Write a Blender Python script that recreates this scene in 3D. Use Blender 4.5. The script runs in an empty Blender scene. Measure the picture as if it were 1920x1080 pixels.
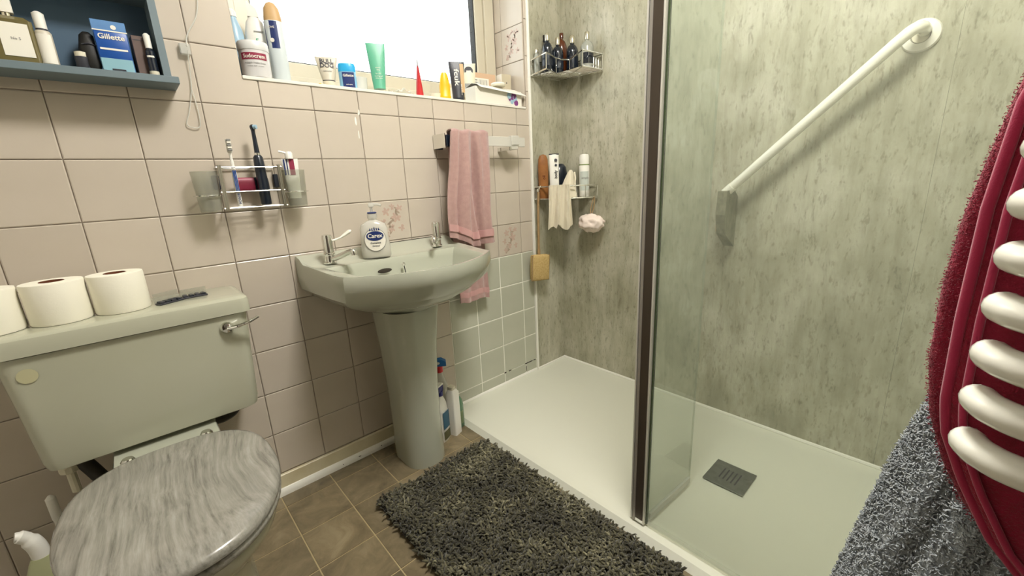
import bpy, bmesh, math, random
import numpy as np
from mathutils import Matrix, Vector, noise as mnoise

random.seed(7)
rng = np.random.default_rng(7)
PI = math.pi
scene = bpy.context.scene
COL = scene.collection

# ------------------------------------------------------------------ camera
CAM = Vector((0.0820874, -1.4874849, 1.0256556))
YAW, PITCH, ROLL, FPX = 0.733670566, 0.254612424, 0.0459435486, 779.447
cy, sy, cp, sp = math.cos(YAW), math.sin(YAW), math.cos(PITCH), math.sin(PITCH)
fwd = Vector((sy * cp, cy * cp, -sp))
rgt = Vector((cy, -sy, 0))
dwn = fwd.cross(rgt)
r2 = rgt * math.cos(ROLL) + dwn * math.sin(ROLL)
d2 = dwn * math.cos(ROLL) - rgt * math.sin(ROLL)
cam_data = bpy.data.cameras.new('camera')
cam_data.sensor_width = 36.0
cam_data.lens = FPX / 1920 * 36.0
cam_data.clip_start = 0.02
cam = bpy.data.objects.new('camera', cam_data)
cam.matrix_world = Matrix(((r2.x, -d2.x, -fwd.x, CAM.x), (r2.y, -d2.y, -fwd.y, CAM.y),
                           (r2.z, -d2.z, -fwd.z, CAM.z), (0, 0, 0, 1)))
COL.objects.link(cam)
scene.camera = cam

# ------------------------------------------------------------------ sky, exposure
SKY_STRENGTH = 3.4
FILL_STRENGTH = 92.0
world = bpy.data.worlds.new('overcast_sky')
scene.world = world
world.use_nodes = True
bg = world.node_tree.nodes['Background']
bg.inputs[0].default_value = (0.97, 1.0, 1.0, 1)
bg.inputs[1].default_value = SKY_STRENGTH
vs = scene.view_settings
vs.view_transform = 'Standard'
vs.look = 'None'
vs.gamma = 1.0
vs.use_curve_mapping = False
vs.exposure = 0.05
# light portal filling the window opening (guides sampling of the sky only)
pl = bpy.data.lights.new('window_portal', 'AREA')
pl.shape = 'RECTANGLE'
pl.size, pl.size_y = 1.16, 0.76
pl.cycles.is_portal = True
po = bpy.data.objects.new('window_portal', pl)
po.location = (0.987, 0.235, 1.73)
po.rotation_euler = (math.radians(-90), 0, 0)
COL.objects.link(po)

FLOOR = -0.006
TRAY = 0.014
CEIL = 2.35

# ------------------------------------------------------------------ materials
def lin(c):
    return c / 12.92 if c <= 0.04045 else ((c + 0.055) / 1.055) ** 2.4
def hexc(h):
    h = h.lstrip('#')
    return tuple(lin(int(h[i:i + 2], 16) / 255) for i in (0, 2, 4)) + (1,)

class NT:
    def __init__(self, name):
        self.m = bpy.data.materials.new(name)
        self.m.use_nodes = True
        self.t = self.m.node_tree
        self.b = self.t.nodes['Principled BSDF']
        self.out = self.t.nodes['Material Output']
    def n(self, typ, **kw):
        nd = self.t.nodes.new(typ)
        for k, v in kw.items():
            setattr(nd, k, v)
        return nd
    def l(self, a, b):
        self.t.links.new(a, b)
    def coords(self, scale=(1, 1, 1), rot=(0, 0, 0), kind='Object'):
        tc = self.n('ShaderNodeTexCoord')
        mp = self.n('ShaderNodeMapping')
        mp.inputs['Scale'].default_value = scale
        mp.inputs['Rotation'].default_value = rot
        self.l(tc.outputs[kind], mp.inputs['Vector'])
        return mp.outputs['Vector']
    def noise(self, vec, scale, detail=4, rough=0.55, dist=0.0):
        nd = self.n('ShaderNodeTexNoise')
        nd.inputs['Scale'].default_value = scale
        nd.inputs['Detail'].default_value = detail
        nd.inputs['Roughness'].default_value = rough
        nd.inputs['Distortion'].default_value = dist
        self.l(vec, nd.inputs['Vector'])
        return nd.outputs['Fac']
    def ramp(self, fac, stops):
        r = self.n('ShaderNodeValToRGB')
        el = r.color_ramp.elements
        while len(el) < len(stops):
            el.new(0.5)
        for e, (p, c) in zip(el, stops):
            e.position = p
            e.color = hexc(c) if isinstance(c, str) else c
        self.l(fac, r.inputs['Fac'])
        return r.outputs['Color']
    def mix(self, fac, a, b, typ='MIX'):
        m = self.n('ShaderNodeMix', data_type='RGBA', blend_type=typ)
        for s, v in ((m.inputs[0], fac), (m.inputs[6], a), (m.inputs[7], b)):
            if hasattr(v, 'is_linked') or hasattr(v, 'links'):
                self.l(v, s)
            else:
                s.default_value = v
        return m.outputs[2]
    def bump(self, h, strength=0.3, dist=0.002):
        bp = self.n('ShaderNodeBump')
        bp.inputs['Strength'].default_value = strength
        bp.inputs['Distance'].default_value = dist
        self.l(h, bp.inputs['Height'])
        self.l(bp.outputs['Normal'], self.b.inputs['Normal'])

def M(name, c, rough=0.5, metal=0.0, var=None, bump=None, sheen=0, coat=0, spec=0.5, trans=0, alpha=1, sss=0):
    t = NT(name)
    b = t.b
    b.inputs['Base Color'].default_value = hexc(c)
    b.inputs['Roughness'].default_value = rough
    b.inputs['Metallic'].default_value = metal
    b.inputs['Specular IOR Level'].default_value = spec
    b.inputs['Sheen Weight'].default_value = sheen
    b.inputs['Coat Weight'].default_value = coat
    b.inputs['Coat Roughness'].default_value = 0.08
    b.inputs['Transmission Weight'].default_value = trans
    b.inputs['Alpha'].default_value = alpha
    if sss:
        b.inputs['Subsurface Weight'].default_value = sss
        b.inputs['Subsurface Radius'].default_value = (.01, .008, .006)
    if var:
        c2, sc = var
        f = t.noise(t.coords(), sc)
        t.l(t.ramp(f, [(0.3, c), (0.72, c2)]), b.inputs['Base Color'])
    if bump:
        sc, st, d = bump
        t.bump(t.noise(t.coords(), sc, 3), st, d)
    return t.m

def clear_mat(name, tint, gloss_rough=0.02, haze=0.0, haze_col=(0.8, 0.85, 0.8, 1), body=0.0, ior=1.45):
    """thin see-through sheet: tinted transparency + Fresnel gloss + a little surface film"""
    t = NT(name)
    t.t.nodes.remove(t.b)
    tr = t.n('ShaderNodeBsdfTransparent')
    tr.inputs[0].default_value = tint
    gl = t.n('ShaderNodeBsdfGlossy')
    gl.inputs['Roughness'].default_value = gloss_rough
    fr = t.n('ShaderNodeFresnel')
    fr.inputs[0].default_value = ior
    df = t.n('ShaderNodeBsdfDiffuse')
    df.inputs[0].default_value = haze_col
    m1 = t.n('ShaderNodeMixShader')
    m1.inputs[0].default_value = haze
    t.l(tr.outputs[0], m1.inputs[1])
    t.l(df.outputs[0], m1.inputs[2])
    m2 = t.n('ShaderNodeMixShader')
    ge = t.n('ShaderNodeNewGeometry')
    inv = t.n('ShaderNodeMath', operation='SUBTRACT')
    inv.inputs[0].default_value = 1.0
    t.l(ge.outputs['Backfacing'], inv.inputs[1])
    mu = t.n('ShaderNodeMath', operation='MULTIPLY')
    t.l(fr.outputs[0], mu.inputs[0])
    t.l(inv.outputs[0], mu.inputs[1])
    t.l(mu.outputs[0], m2.inputs[0])
    t.l(m1.outputs[0], m2.inputs[1])
    t.l(gl.outputs[0], m2.inputs[2])
    t.l(m2.outputs[0], t.out.inputs[0])
    return t

def tile_mat(name, c, c2, rough=0.16):
    t = NT(name)
    info = t.n('ShaderNodeObjectInfo')
    v = t.coords((1, 1, 1))
    f = t.noise(v, 7, 3)
    base = t.ramp(f, [(0.25, c), (0.8, c2)])
    r = t.ramp(info.outputs['Random'], [(0, (0.93, 0.93, 0.93, 1)), (1, (1.0, 1.0, 1.0, 1))])
    t.l(t.mix(1.0, base, r, 'MULTIPLY'), t.b.inputs['Base Color'])
    t.b.inputs['Roughness'].default_value = rough
    t.bump(t.noise(v, 12, 2), 0.10, 0.0015)
    return t.m

MT = {}
MT['tile'] = tile_mat('pink_ceramic', '#c6bbac', '#cdc2b4', 0.22)
MT['tile_green'] = tile_mat('sage_ceramic', '#bbbcab', '#c2c3b2', 0.22)
MT['grout'] = M('grey_grout', '#a2968a', 0.9, var=('#8e8276', 30))
MT['grout_white'] = M('white_grout', '#ecebdf', 0.8)
MT['plaster'] = M('painted_plaster', '#d9d4c8', 0.85, bump=(60, 0.15, 0.002))
MT['ceil'] = M('ceiling_paint', '#e9e7df', 0.9)
MT['low_bounce_dark'] = M('low_bounce_dark_paint', '#6a6257', 0.9)  # dark tone for the unseen front wall, keeps bounce light behind the tubes low
MT['darkwood'] = M('added_door_wood', '#3a2a1e', 0.5, var=('#2c1f16', 14))
MT['motif'] = M('floral_print', '#c2a99c', 0.25)
MT['motif2'] = M('floral_print_leaf', '#b09f8f', 0.25)
MT['mould'] = M('black_mould', '#2c261c', 0.9)
MT['cream'] = M('cream_gloss_paint', '#e2d9bd', 0.35, var=('#d2c6a2', 9))
MT['white'] = M('white_plastic', '#eceae2', 0.35)
MT['white_gloss'] = M('white_enamel', '#f0eee2', 0.12, coat=0.5)
MT['upvc'] = M('white_upvc', '#cfc8b4', 0.3)
MT['sillw'] = M('white_sill', '#e6e2d8', 0.25)
MT['silicone'] = M('white_silicone', '#f0eee4', 0.4)
MT['black'] = M('black_rubber', '#15130f', 0.6)
MT['chrome'] = M('chrome', '#e6e6e2', 0.07, 1.0)
MT['chrome_s'] = M('satin_chrome', '#c9c7c0', 0.22, 1.0)
MT['alu'] = M('pale_aluminium', '#dedbd2', 0.3, 0.35)
MT['alu_grey'] = M('grey_aluminium', '#a39d95', 0.35, 0.4)
MT['dark_reflection'] = M('post_dark_reflection', '#50463c', 0.35, 0.4)
MT['porcelain'] = M('sage_white_porcelain', '#b2b4a4', 0.12, coat=0.4)
MT['porc_cist'] = M('pale_sage_cistern', '#b4b4a0', 0.2, coat=0.3, var=('#babaa8', 2.0))
MT['paper'] = M('toilet_paper', '#f4f0e0', 0.95, bump=(150, 0.25, 0.001))
MT['card_brown'] = M('cardboard_core', '#6d3c22', 0.9)
MT['blue_grey'] = M('blue_grey_paint', '#6a7980', 0.55)
MT['blue_dark'] = M('dark_blue_paint', '#4a6277', 0.6)
MT['navy'] = M('navy_plastic', '#131c2a', 0.3, coat=0.3)
MT['navy2'] = M('dark_blue_print', '#1d2f66', 0.4)
MT['dark_bottle'] = M('dark_navy_glass', '#121a26', 0.12, coat=0.6)
MT['amber'] = M('amber_plastic', '#5a2c12', 0.2, coat=0.4)
MT['smoke'] = M('smoky_plastic', '#9a9c92', 0.2, coat=0.3)
MT['silver'] = M('silver_cap', '#d8d2c0', 0.16, 1.0)
MT['tan'] = M('tan_plastic', '#c3a06f', 0.5)
MT['orange'] = M('orange_plastic', '#a06a3a', 0.35, var=('#86552b', 20))
MT['yellow'] = M('yellow_plastic', '#f0b818', 0.35)
MT['red'] = M('red_plastic', '#c22b30', 0.35)
MT['maroon'] = M('maroon_print', '#8b2440', 0.45)
MT['teal'] = M('teal_green_tube', '#5fae8e', 0.35)
MT['sky'] = M('bright_blue_plastic', '#2aa5dd', 0.3)
MT['paleblue'] = M('pale_blue_plastic', '#9dbcd0', 0.35)
MT['blue'] = M('royal_blue_plastic', '#1d4f9c', 0.35)
MT['blue_cap'] = M('cobalt_cap', '#1c5f9f', 0.3)
MT['charcoal'] = M('charcoal_print', '#33343c', 0.4)
MT['stone'] = M('stone_tube', '#c6bfae', 0.4)
MT['greyprint'] = M('grey_print', '#8b8a86', 0.6)
MT['green_liq'] = M('green_cleaner', '#5b8064', 0.2, coat=0.4)
MT['leaf'] = M('leaf_green_print', '#6f8a3c', 0.5)
MT['purple'] = M('purple_print', '#7e3f80', 0.6)
MT['card'] = M('white_card', '#e8e4d8', 0.7)
MT['card_pink'] = M('peach_card', '#cfae90', 0.7)
MT['brown_box'] = M('brown_card', '#5c4a44', 0.6)
MT['olive'] = M('olive_glass', '#6c6340', 0.12, coat=0.5)
MT['wood'] = M('pale_wood', '#a88b62', 0.6, var=('#94774f', 40))
MT['loofah'] = M('straw_loofah', '#cdb27a', 0.9, var=('#b3965c', 160), bump=(220, 0.9, 0.003))
MT['clothm'] = M('cream_flannel', '#dfd6bf', 0.95, bump=(300, 0.6, 0.002), sheen=0.3)
MT['pinkcloth'] = M('pink_terry', '#ad8a85', 0.95, var=('#b8968f', 60), bump=(520, 0.8, 0.002), sheen=0.4)
MT['puff'] = M('pale_pink_net', '#f0e0d6', 0.9)
MT['redcloth'] = M('crimson_terry', '#9c0c36', 0.9, var=('#860729', 90), bump=(420, 0.9, 0.002), sheen=0.25)
MT['redhem'] = M('crimson_hem', '#a81e48', 0.85, bump=(700, 0.4, 0.001), sheen=0.25)
MT['greycloth'] = M('slate_terry', '#a9aeb0', 0.95, var=('#8b9195', 70), bump=(300, 0.9, 0.003), sheen=0.3)
MT['drain'] = M('brushed_drain', '#8d908c', 0.35, 0.8, var=('#747672', 60))
MT['pipe'] = M('dark_pipe', '#2a241b', 0.5)
MT['cream_p'] = M('ivory_plastic', '#d9d3bd', 0.5)
MT['seatgap'] = M('seat_ring', '#8d8c84', 0.3, coat=0.4)

def concrete():
    t = NT('concrete_effect_laminate')
    v = t.coords((1, 1, 0.16))
    v2 = t.coords((1, 1, 0.75))
    v3 = t.coords((1, 1, 0.35))
    a = t.noise(v2, 5.0, 8, 0.62, 0.3)
    b = t.noise(v, 26, 6, 0.7)
    c = t.noise(v3, 90, 4, 0.7)
    base = t.ramp(a, [(0.28, '#98957f'), (0.48, '#b0ad98'), (0.72, '#cbc8b7')])
    stre = t.ramp(b, [(0.36, (0.55, 0.54, 0.48, 1)), (0.56, (1, 1, 1, 1))])
    x = t.mix(0.42, base, stre, 'MULTIPLY')
    sp_ = t.ramp(c, [(0.34, (0.40, 0.39, 0.33, 1)), (0.46, (1, 1, 1, 1))])
    x = t.mix(0.55, x, sp_, 'MULTIPLY')
    t.l(x, t.b.inputs['Base Color'])
    t.b.inputs['Roughness'].default_value = 0.3
    t.bump(b, 0.06, 0.002)
    return t.m
MT['concrete'] = concrete()

def floor_mat(i, cols):
    t = NT('slate_vinyl')
    info = t.n('ShaderNodeObjectInfo')
    v = t.coords((1, 1, 1))
    add = t.n('ShaderNodeVectorMath', operation='ADD')
    t.l(v, add.inputs[0])
    t.l(info.outputs['Location'], add.inputs[1])
    f = t.noise(add.outputs[0], 11, 6, 0.65, 0.8)
    base = t.ramp(f, [(0.3, cols[0]), (0.55, cols[1]), (0.78, cols[2])])
    r = t.ramp(info.outputs['Random'], [(0, (0.72, 0.72, 0.72, 1)), (1, (1.0, 0.98, 0.95, 1))])
    t.l(t.mix(1.0, base, r, 'MULTIPLY'), t.b.inputs['Base Color'])
    t.b.inputs['Roughness'].default_value = 0.42
    t.bump(f, 0.25, 0.002)
    return t.m
MT['vinyl'] = floor_mat(0, ('#655a45', '#84775d', '#9d9075'))
MT['vinyl_grout'] = M('beige_grout', '#ab9a74', 0.8)

def seat_wood():
    t = NT('grey_swirled_wood_print')
    v = t.coords((1, 1, 1))
    nz = t.n('ShaderNodeTexNoise')
    nz.inputs['Scale'].default_value = 2.6
    nz.inputs['Detail'].default_value = 1.5
    t.l(v, nz.inputs['Vector'])
    sc = t.n('ShaderNodeVectorMath', operation='SCALE')
    sc.inputs['Scale'].default_value = 0.15
    t.l(nz.outputs['Color'], sc.inputs[0])
    ad = t.n('ShaderNodeVectorMath', operation='ADD')
    t.l(v, ad.inputs[0])
    t.l(sc.outputs[0], ad.inputs[1])
    mp = t.n('ShaderNodeMapping')
    mp.inputs['Scale'].default_value = (1.0, 0.045, 1)
    mp.inputs['Rotation'].default_value = (0, 0, 0.12)
    t.l(ad.outputs[0], mp.inputs['Vector'])
    f = t.noise(mp.outputs['Vector'], 95, 7, 0.68)
    g = t.noise(ad.outputs[0], 9, 3, 0.6)
    c = t.ramp(f, [(0.30, '#6b6860'), (0.44, '#8c8980'), (0.58, '#9d9a91'), (0.75, '#b0ada4')])
    g2 = t.ramp(g, [(0.35, (0.72, 0.72, 0.72, 1)), (0.6, (1, 1, 1, 1))])
    t.l(t.mix(0.4, c, g2, 'MULTIPLY'), t.b.inputs['Base Color'])
    t.b.inputs['Roughness'].default_value = 0.22
    t.b.inputs['Coat Weight'].default_value = 0.3
    return t.m
MT['seat'] = seat_wood()

def tray_mat():
    t = NT('white_stone_resin')
    t.b.inputs['Base Color'].default_value = hexc('#dcdccd')
    t.b.inputs['Roughness'].default_value = 0.38
    t.bump(t.noise(t.coords(), 160, 2), 0.12, 0.001)
    return t.m
MT['tray'] = tray_mat()

def rug_mat():
    t = NT('shaggy_charcoal_pile')
    at = t.n('ShaderNodeAttribute', attribute_name='tone')
    t.l(t.ramp(at.outputs['Fac'], [(0, '#2c291b'), (0.5, '#57533d'), (1, '#a8a282')]), t.b.inputs['Base Color'])
    t.b.inputs['Roughness'].default_value = 0.85
    t.b.inputs['Sheen Weight'].default_value = 0.15
    return t.m
MT['rug'] = rug_mat()
MT['rugback'] = M('rug_backing', '#2b2d26', 0.95)

MT['glass'] = clear_mat('shower_glass', (0.955, 0.975, 0.955, 1), 0.01, 0.075, (0.76, 0.81, 0.74, 1)).m
MT['glass_edge'] = M('green_glass_edge', '#3c4a30', 0.15, coat=0.5)
MT['clear'] = clear_mat('clear_plastic', (0.93, 0.93, 0.9, 1), 0.05, 0.10, (0.85, 0.85, 0.8, 1)).m
MT['frost'] = clear_mat('frosted_acrylic', (0.85, 0.85, 0.82, 1), 0.15, 0.45, (0.88, 0.87, 0.82, 1)).m
MT['smokeclear'] = clear_mat('grey_frosted_plastic', (0.86, 0.87, 0.83, 1), 0.2, 0.16, (0.62, 0.61, 0.56, 1)).m

def pane_mat():
    t = clear_mat('obscured_window_glass', (0.92, 0.94, 0.94, 1), 0.2, 0.0)
    v = t.coords()
    vo = t.n('ShaderNodeTexVoronoi')
    vo.inputs['Scale'].default_value = 60
    t.l(v, vo.inputs['Vector'])
    sp_ = t.ramp(vo.outputs['Distance'], [(0.10, (0.55, 0.6, 0.6, 1)), (0.2, (0.93, 0.95, 0.95, 1))])
    for nd in t.t.nodes:
        if nd.type == 'BSDF_TRANSPARENT':
            t.l(sp_, nd.inputs[0])
    return t.m
MT['pane'] = pane_mat()

def emit(name, c, s):
    t = NT(name)
    t.b.inputs['Base Color'].default_value = c
    t.b.inputs['Emission Color'].default_value = c
    t.b.inputs['Emission Strength'].default_value = s
    return t.m

# ------------------------------------------------------------------ object helpers
def link_mesh(name, me, mat=None, parent=None, local=False):
    o = bpy.data.objects.new(name, me)
    COL.objects.link(o)
    if mat is not None and not me.materials:
        me.materials.append(MT[mat] if isinstance(mat, str) else mat)
    if parent is not None:
        o.parent = parent
        if not local:
            o.matrix_parent_inverse = parent.matrix_basis.inverted()
    return o

def obj(name, bm, mat, parent=None, local=False, smooth=35):
    bmesh.ops.recalc_face_normals(bm, faces=bm.faces[:])
    me = bpy.data.meshes.new(name)
    bm.to_mesh(me)
    bm.free()
    if smooth:
        for p in me.polygons:
            p.use_smooth = True
        me.set_sharp_from_angle(angle=math.radians(smooth))
    return link_mesh(name, me, mat, parent, local)

def thing(name, label, cat, loc=(0, 0, 0), rotz=0, group=None):
    o = bpy.data.objects.new(name, None)
    o.empty_display_size = 0.02
    COL.objects.link(o)
    o.matrix_basis = Matrix.Translation(loc) @ Matrix.Rotation(rotz, 4, 'Z')
    return tag(o, label, cat, group)

def tag(o, label, cat, group=None):
    o['label'] = label
    o['category'] = cat
    if group:
        o['group'] = group
    return o

def struct(o):
    o['kind'] = 'structure'
    return o

def B():
    return bmesh.new()

def box(bm, x0, x1, y0, y1, z0, z1, bev=0, seg=2):
    vs_ = [bm.verts.new((x, y, z)) for x in (x0, x1) for y in (y0, y1) for z in (z0, z1)]
    idx = ((0, 1, 3, 2), (4, 6, 7, 5), (0, 4, 5, 1), (2, 3, 7, 6), (0, 2, 6, 4), (1, 5, 7, 3))
    fs = [bm.faces.new([vs_[i] for i in f]) for f in idx]
    if bev:
        es = {e for f in fs for e in f.edges}
        bmesh.ops.bevel(bm, geom=list(es), offset=bev, segments=seg, affect='EDGES', profile=0.5)
    return bm

def loft(bm, rings, closed=True, cap0=True, cap1=True):
    vr = [[bm.verts.new(p) for p in r] for r in rings]
    n = len(vr[0])
    for a, b in zip(vr, vr[1:]):
        for i in range(n if closed else n - 1):
            j = (i + 1) % n
            try:
                bm.faces.new((a[i], a[j], b[j], b[i]))
            except ValueError:
                pass
    if cap0:
        bm.faces.new(vr[0])
    if cap1:
        bm.faces.new(vr[-1])
    return vr

def lathe(bm, prof, seg=24, sx=1, sy=1, c=(0, 0, 0)):
    rings = [[(c[0] + r * sx * math.cos(2 * PI * i / seg), c[1] + r * sy * math.sin(2 * PI * i / seg), c[2] + z)
              for i in range(seg)] for r, z in prof]
    loft(bm, rings)
    return bm

def tube(bm, pts, rad, seg=10, closed=False, flat=1.0):
    pts = [Vector(p) for p in pts]
    n = len(pts)
    rads = rad if isinstance(rad, (list, tuple)) else [rad] * n
    rings = []
    up = None
    for i in range(n):
        if closed:
            d = pts[(i + 1) % n] - pts[i - 1]
        else:
            d = pts[min(i + 1, n - 1)] - pts[max(i - 1, 0)]
        if d.length < 1e-9:
            d = Vector((0, 0, 1))
        d.normalize()
        if up is None:
            up = Vector((0, 0, 1)) if abs(d.z) < 0.9 else Vector((1, 0, 0))
        a = d.cross(up)
        if a.length < 1e-6:
            a = d.cross(Vector((0, 1, 0)))
        a.normalize()
        b = a.cross(d).normalized()
        up = b
        rings.append([pts[i] + (a * math.cos(2 * PI * k / seg) + b * math.sin(2 * PI * k / seg) * flat) * rads[i] for k in range(seg)])
    if closed:
        rings.append(rings[0])
    loft(bm, rings, True, not closed, not closed)
    if closed:
        bmesh.ops.remove_doubles(bm, verts=bm.verts[:], dist=1e-6)
    return bm

def curve_pts(ctrl, n=8):
    """Catmull-Rom through control points"""
    P = [Vector(c) for c in ctrl]
    P = [P[0] * 2 - P[1]] + P + [P[-1] * 2 - P[-2]]
    out = []
    for i in range(1, len(P) - 2):
        for k in range(n):
            t = k / n
            a, b, c, d = P[i - 1], P[i], P[i + 1], P[i + 2]
            out.append(0.5 * ((2 * b) + (c - a) * t + (2 * a - 5 * b + 4 * c - d) * t * t + (3 * b - a - 3 * c + d) * t ** 3))
    out.append(P[-2])
    return out

def interp(tab, x):
    xs, ys = zip(*tab)
    return float(np.interp(x, xs, ys))

def sheet(bm, grid, th=0.0):
    """grid: rows of points; th: thickness added along vertex normals"""
    vr = [[bm.verts.new(p) for p in r] for r in grid]
    for a, b in zip(vr, vr[1:]):
        for i in range(len(a) - 1):
            bm.faces.new((a[i], a[i + 1], b[i + 1], b[i]))
    if th:
        bm.normal_update()
        bmesh.ops.solidify(bm, geom=bm.faces[:], thickness=th)
    return bm

def text2d(s, size, align='CENTER', bold=False):
    cu = bpy.data.curves.new('txt', 'FONT')
    cu.body = s
    cu.size = size
    cu.align_x = align
    cu.resolution_u = 3
    if bold:
        cu.offset = size * 0.02
    o = bpy.data.objects.new('txt', cu)
    COL.objects.link(o)
    dg = bpy.context.evaluated_depsgraph_get()
    me = o.evaluated_get(dg).to_mesh()
    V = [tuple(v.co) for v in me.vertices]
    F = [tuple(p.vertices) for p in me.polygons]
    o.evaluated_get(dg).to_mesh_clear()
    bpy.data.objects.remove(o)
    bpy.data.curves.remove(cu)
    return V, F

def text(name, s, size, mapf, mat, parent, local=True, squash=1.0, bold=True):
    V, F = text2d(s, size, bold=bold)
    me = bpy.data.meshes.new(name)
    me.from_pydata([mapf(v[0] * squash, v[1]) for v in V], [], F)
    return link_mesh(name, me, mat, parent, local)

def cyl_map(r, z0, a0=-PI / 2, off=0.0006, sx=1, sy=1):
    return lambda u, v: ((r * sx + off) * math.cos(a0 + u / r), (r * sy + off) * math.sin(a0 + u / r), z0 + v)

def flat_map(y, z0, x0=0):
    return lambda u, v: (x0 + u, y, z0 + v)

def patch(bm, r, a0, a1, z0, z1, n=10, sx=1, sy=1, off=0.0005, shape=None):
    """curved printed patch on a round body; shape(t)->(za,zb)"""
    grid = [[], []]
    for i in range(n + 1):
        t = i / n
        a = a0 + (a1 - a0) * t
        za, zb = shape(t) if shape else (z0, z1)
        x, y = (r * sx + off) * math.cos(a), (r * sy + off) * math.sin(a)
        grid[0].append((x, y, za))
        grid[1].append((x, y, zb))
    return sheet(bm, grid)

def rrect(cx, cyy, hx, hy, r, z, n=5):
    pts = []
    for sx_, sy_, a0 in ((1, 1, 0), (-1, 1, PI / 2), (-1, -1, PI), (1, -1, 1.5 * PI)):
        for k in range(n + 1):
            a = a0 + PI / 2 * k / n
            pts.append((cx + sx_ * (hx - r) + r * math.cos(a), cyy + sy_ * (hy - r) + r * math.sin(a), z))
    return pts

def crimped(bm, w0, d0, w1, h, base=0.0, n=24, rows=7, th=0.0014):
    """squeezable tube: oval base rising to a flat crimped edge"""
    rings = []
    for k in range(rows + 1):
        t = k / rows
        w = w0 + (w1 - w0) * t
        d = d0 * (1 - t) ** 0.75 + th * t
        rings.append([(w / 2 * math.cos(2 * PI * i / n), d / 2 * math.sin(2 * PI * i / n), base + h * t) for i in range(n)])
    loft(bm, rings)
    return bm

def crimp_y(w0, d0, h, base, z, th=0.0014):
    t = max(0.0, min(1.0, (z - base) / h))
    return -(d0 * (1 - t) ** 0.75 + th * t) / 2

# ------------------------------------------------------------------ room shell
WX0, WX1, WZ0, WZ1 = 0.412, 1.560, 1.352, 2.10       # window opening
PX = 1.583                                            # start of the shower panel
RX = 1.806                                            # shower wall surface
LX, FY, NX, NY = -0.50, -2.35, 0.80, -1.58            # other walls

def wall_back():
    bm = B()
    y0, y1 = 0.0035, 0.26
    box(bm, LX - 0.1, WX0, y0, y1, FLOOR - 0.1, CEIL + 0.1)
    box(bm, WX1 + 0.006, RX + 0.1, y0, y1, FLOOR - 0.1, CEIL + 0.1)
    box(bm, WX0, WX1 + 0.006, y0, y1, FLOOR - 0.1, WZ0 - 0.008)
    box(bm, WX0, WX1 + 0.006, y0, y1, WZ1, CEIL + 0.1)
    return struct(obj('wall_back', bm, 'grout', smooth=0))
wb = wall_back()
bm = B(); box(bm, 1.05, PX, 0.0014, 0.0036, TRAY, 0.67)
obj('white_grout_bed', bm, 'grout_white', wb, smooth=0)
bm = B(); box(bm, LX, RX, -0.002, 0.004, 2.072, CEIL)
obj('plaster_band', bm, 'plaster', wb, smooth=0)

tile_cache = {}
def tile_mesh(w, h, mat):
    k = (round(w, 4), round(h, 4), mat)
    if k not in tile_cache:
        a, b = w / 2, h / 2
        c = 0.0022
        V = [(-a, .0055, -b), (a, .0055, -b), (a, .0055, b), (-a, .0055, b),
             (-a, .0012, -b), (a, .0012, -b), (a, .0012, b), (-a, .0012, b),
             (-a + c, 0, -b + c), (a - c, 0, -b + c), (a - c, 0, b - c), (-a + c, 0, b - c)]
        F = [(0, 1, 5, 4), (1, 2, 6, 5), (2, 3, 7, 6), (3, 0, 4, 7), (4, 5, 9, 8), (5, 6, 10, 9), (6, 7, 11, 10), (7, 4, 8, 11), (8, 9, 10, 11)]
        me = bpy.data.meshes.new('tile')
        me.from_pydata(V, [], F)
        me.materials.append(MT[mat])
        tile_cache[k] = me
    return tile_cache[k]

G = 0.0023
def wall_tile(x0, x1, z0, z1, mat='tile', parent=wb):
    G = .0046 if mat == 'tile_green' else .0023
    o = link_mesh('tile', tile_mesh(x1 - x0 - G, z1 - z0 - G, mat), None, parent)
    o.location = ((x0 + x1) / 2, random.uniform(-0.0003, 0.0004), (z0 + z1) / 2)
    o.rotation_euler = (random.uniform(-.0035, .0035), 0, random.uniform(-.0035, .0035))
    return o

def motif(parent, x, z, s=1.0, faint=False, axis='y', m1='motif', m2='motif2'):
    """spray of little five-petal flowers and leaves printed on a decor tile"""
    bm, bl = B(), B()
    rr = random.Random(int(x * 100) + int(z * 977))
    for (fx, fz, fr) in ((-.02, .035, .017), (.018, .012, .02), (-.004, -.028, .015), (.034, .046, .014), (-.036, -.004, .014), (.036, -.030, .014), (-.030, -.046, .013), (.004, .052, .012)):
        for k in range(5):
            a = 2 * PI * k / 5 + rr.random()
            ccx, ccz = fx + fr * .55 * math.cos(a), fz + fr * .55 * math.sin(a)
            ring = []
            for j in range(8):
                b_ = 2 * PI * j / 8
                u, w = fr * .5 * math.cos(b_), fr * .27 * math.sin(b_)
                ring.append((ccx + u * math.cos(a) - w * math.sin(a), -.0006, ccz + u * math.sin(a) + w * math.cos(a)))
            bm.faces.new([bm.verts.new(p) for p in ring])
    for k in range(16):
        t = k / 15
        fx, fz, a = -.025 + .05 * t + rr.uniform(-.01, .01), -.055 + .1 * t, rr.uniform(0, PI)
        ring = []
        for j in range(6):
            b_ = 2 * PI * j / 6
            u, w = .012 * math.cos(b_), .004 * math.sin(b_)
            ring.append((fx + u * math.cos(a) - w * math.sin(a), -.0005, fz + u * math.sin(a) + w * math.cos(a)))
        bl.faces.new([bl.verts.new(p) for p in ring])
    for b_, mm, nm in ((bm, m1, 'flower_print'), (bl, m2, 'leaf_print')):
        bmesh.ops.scale(b_, vec=(s, 1, s), verts=b_.verts[:])
        o = obj(nm, b_, mm, parent, local=True, smooth=0)

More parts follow.
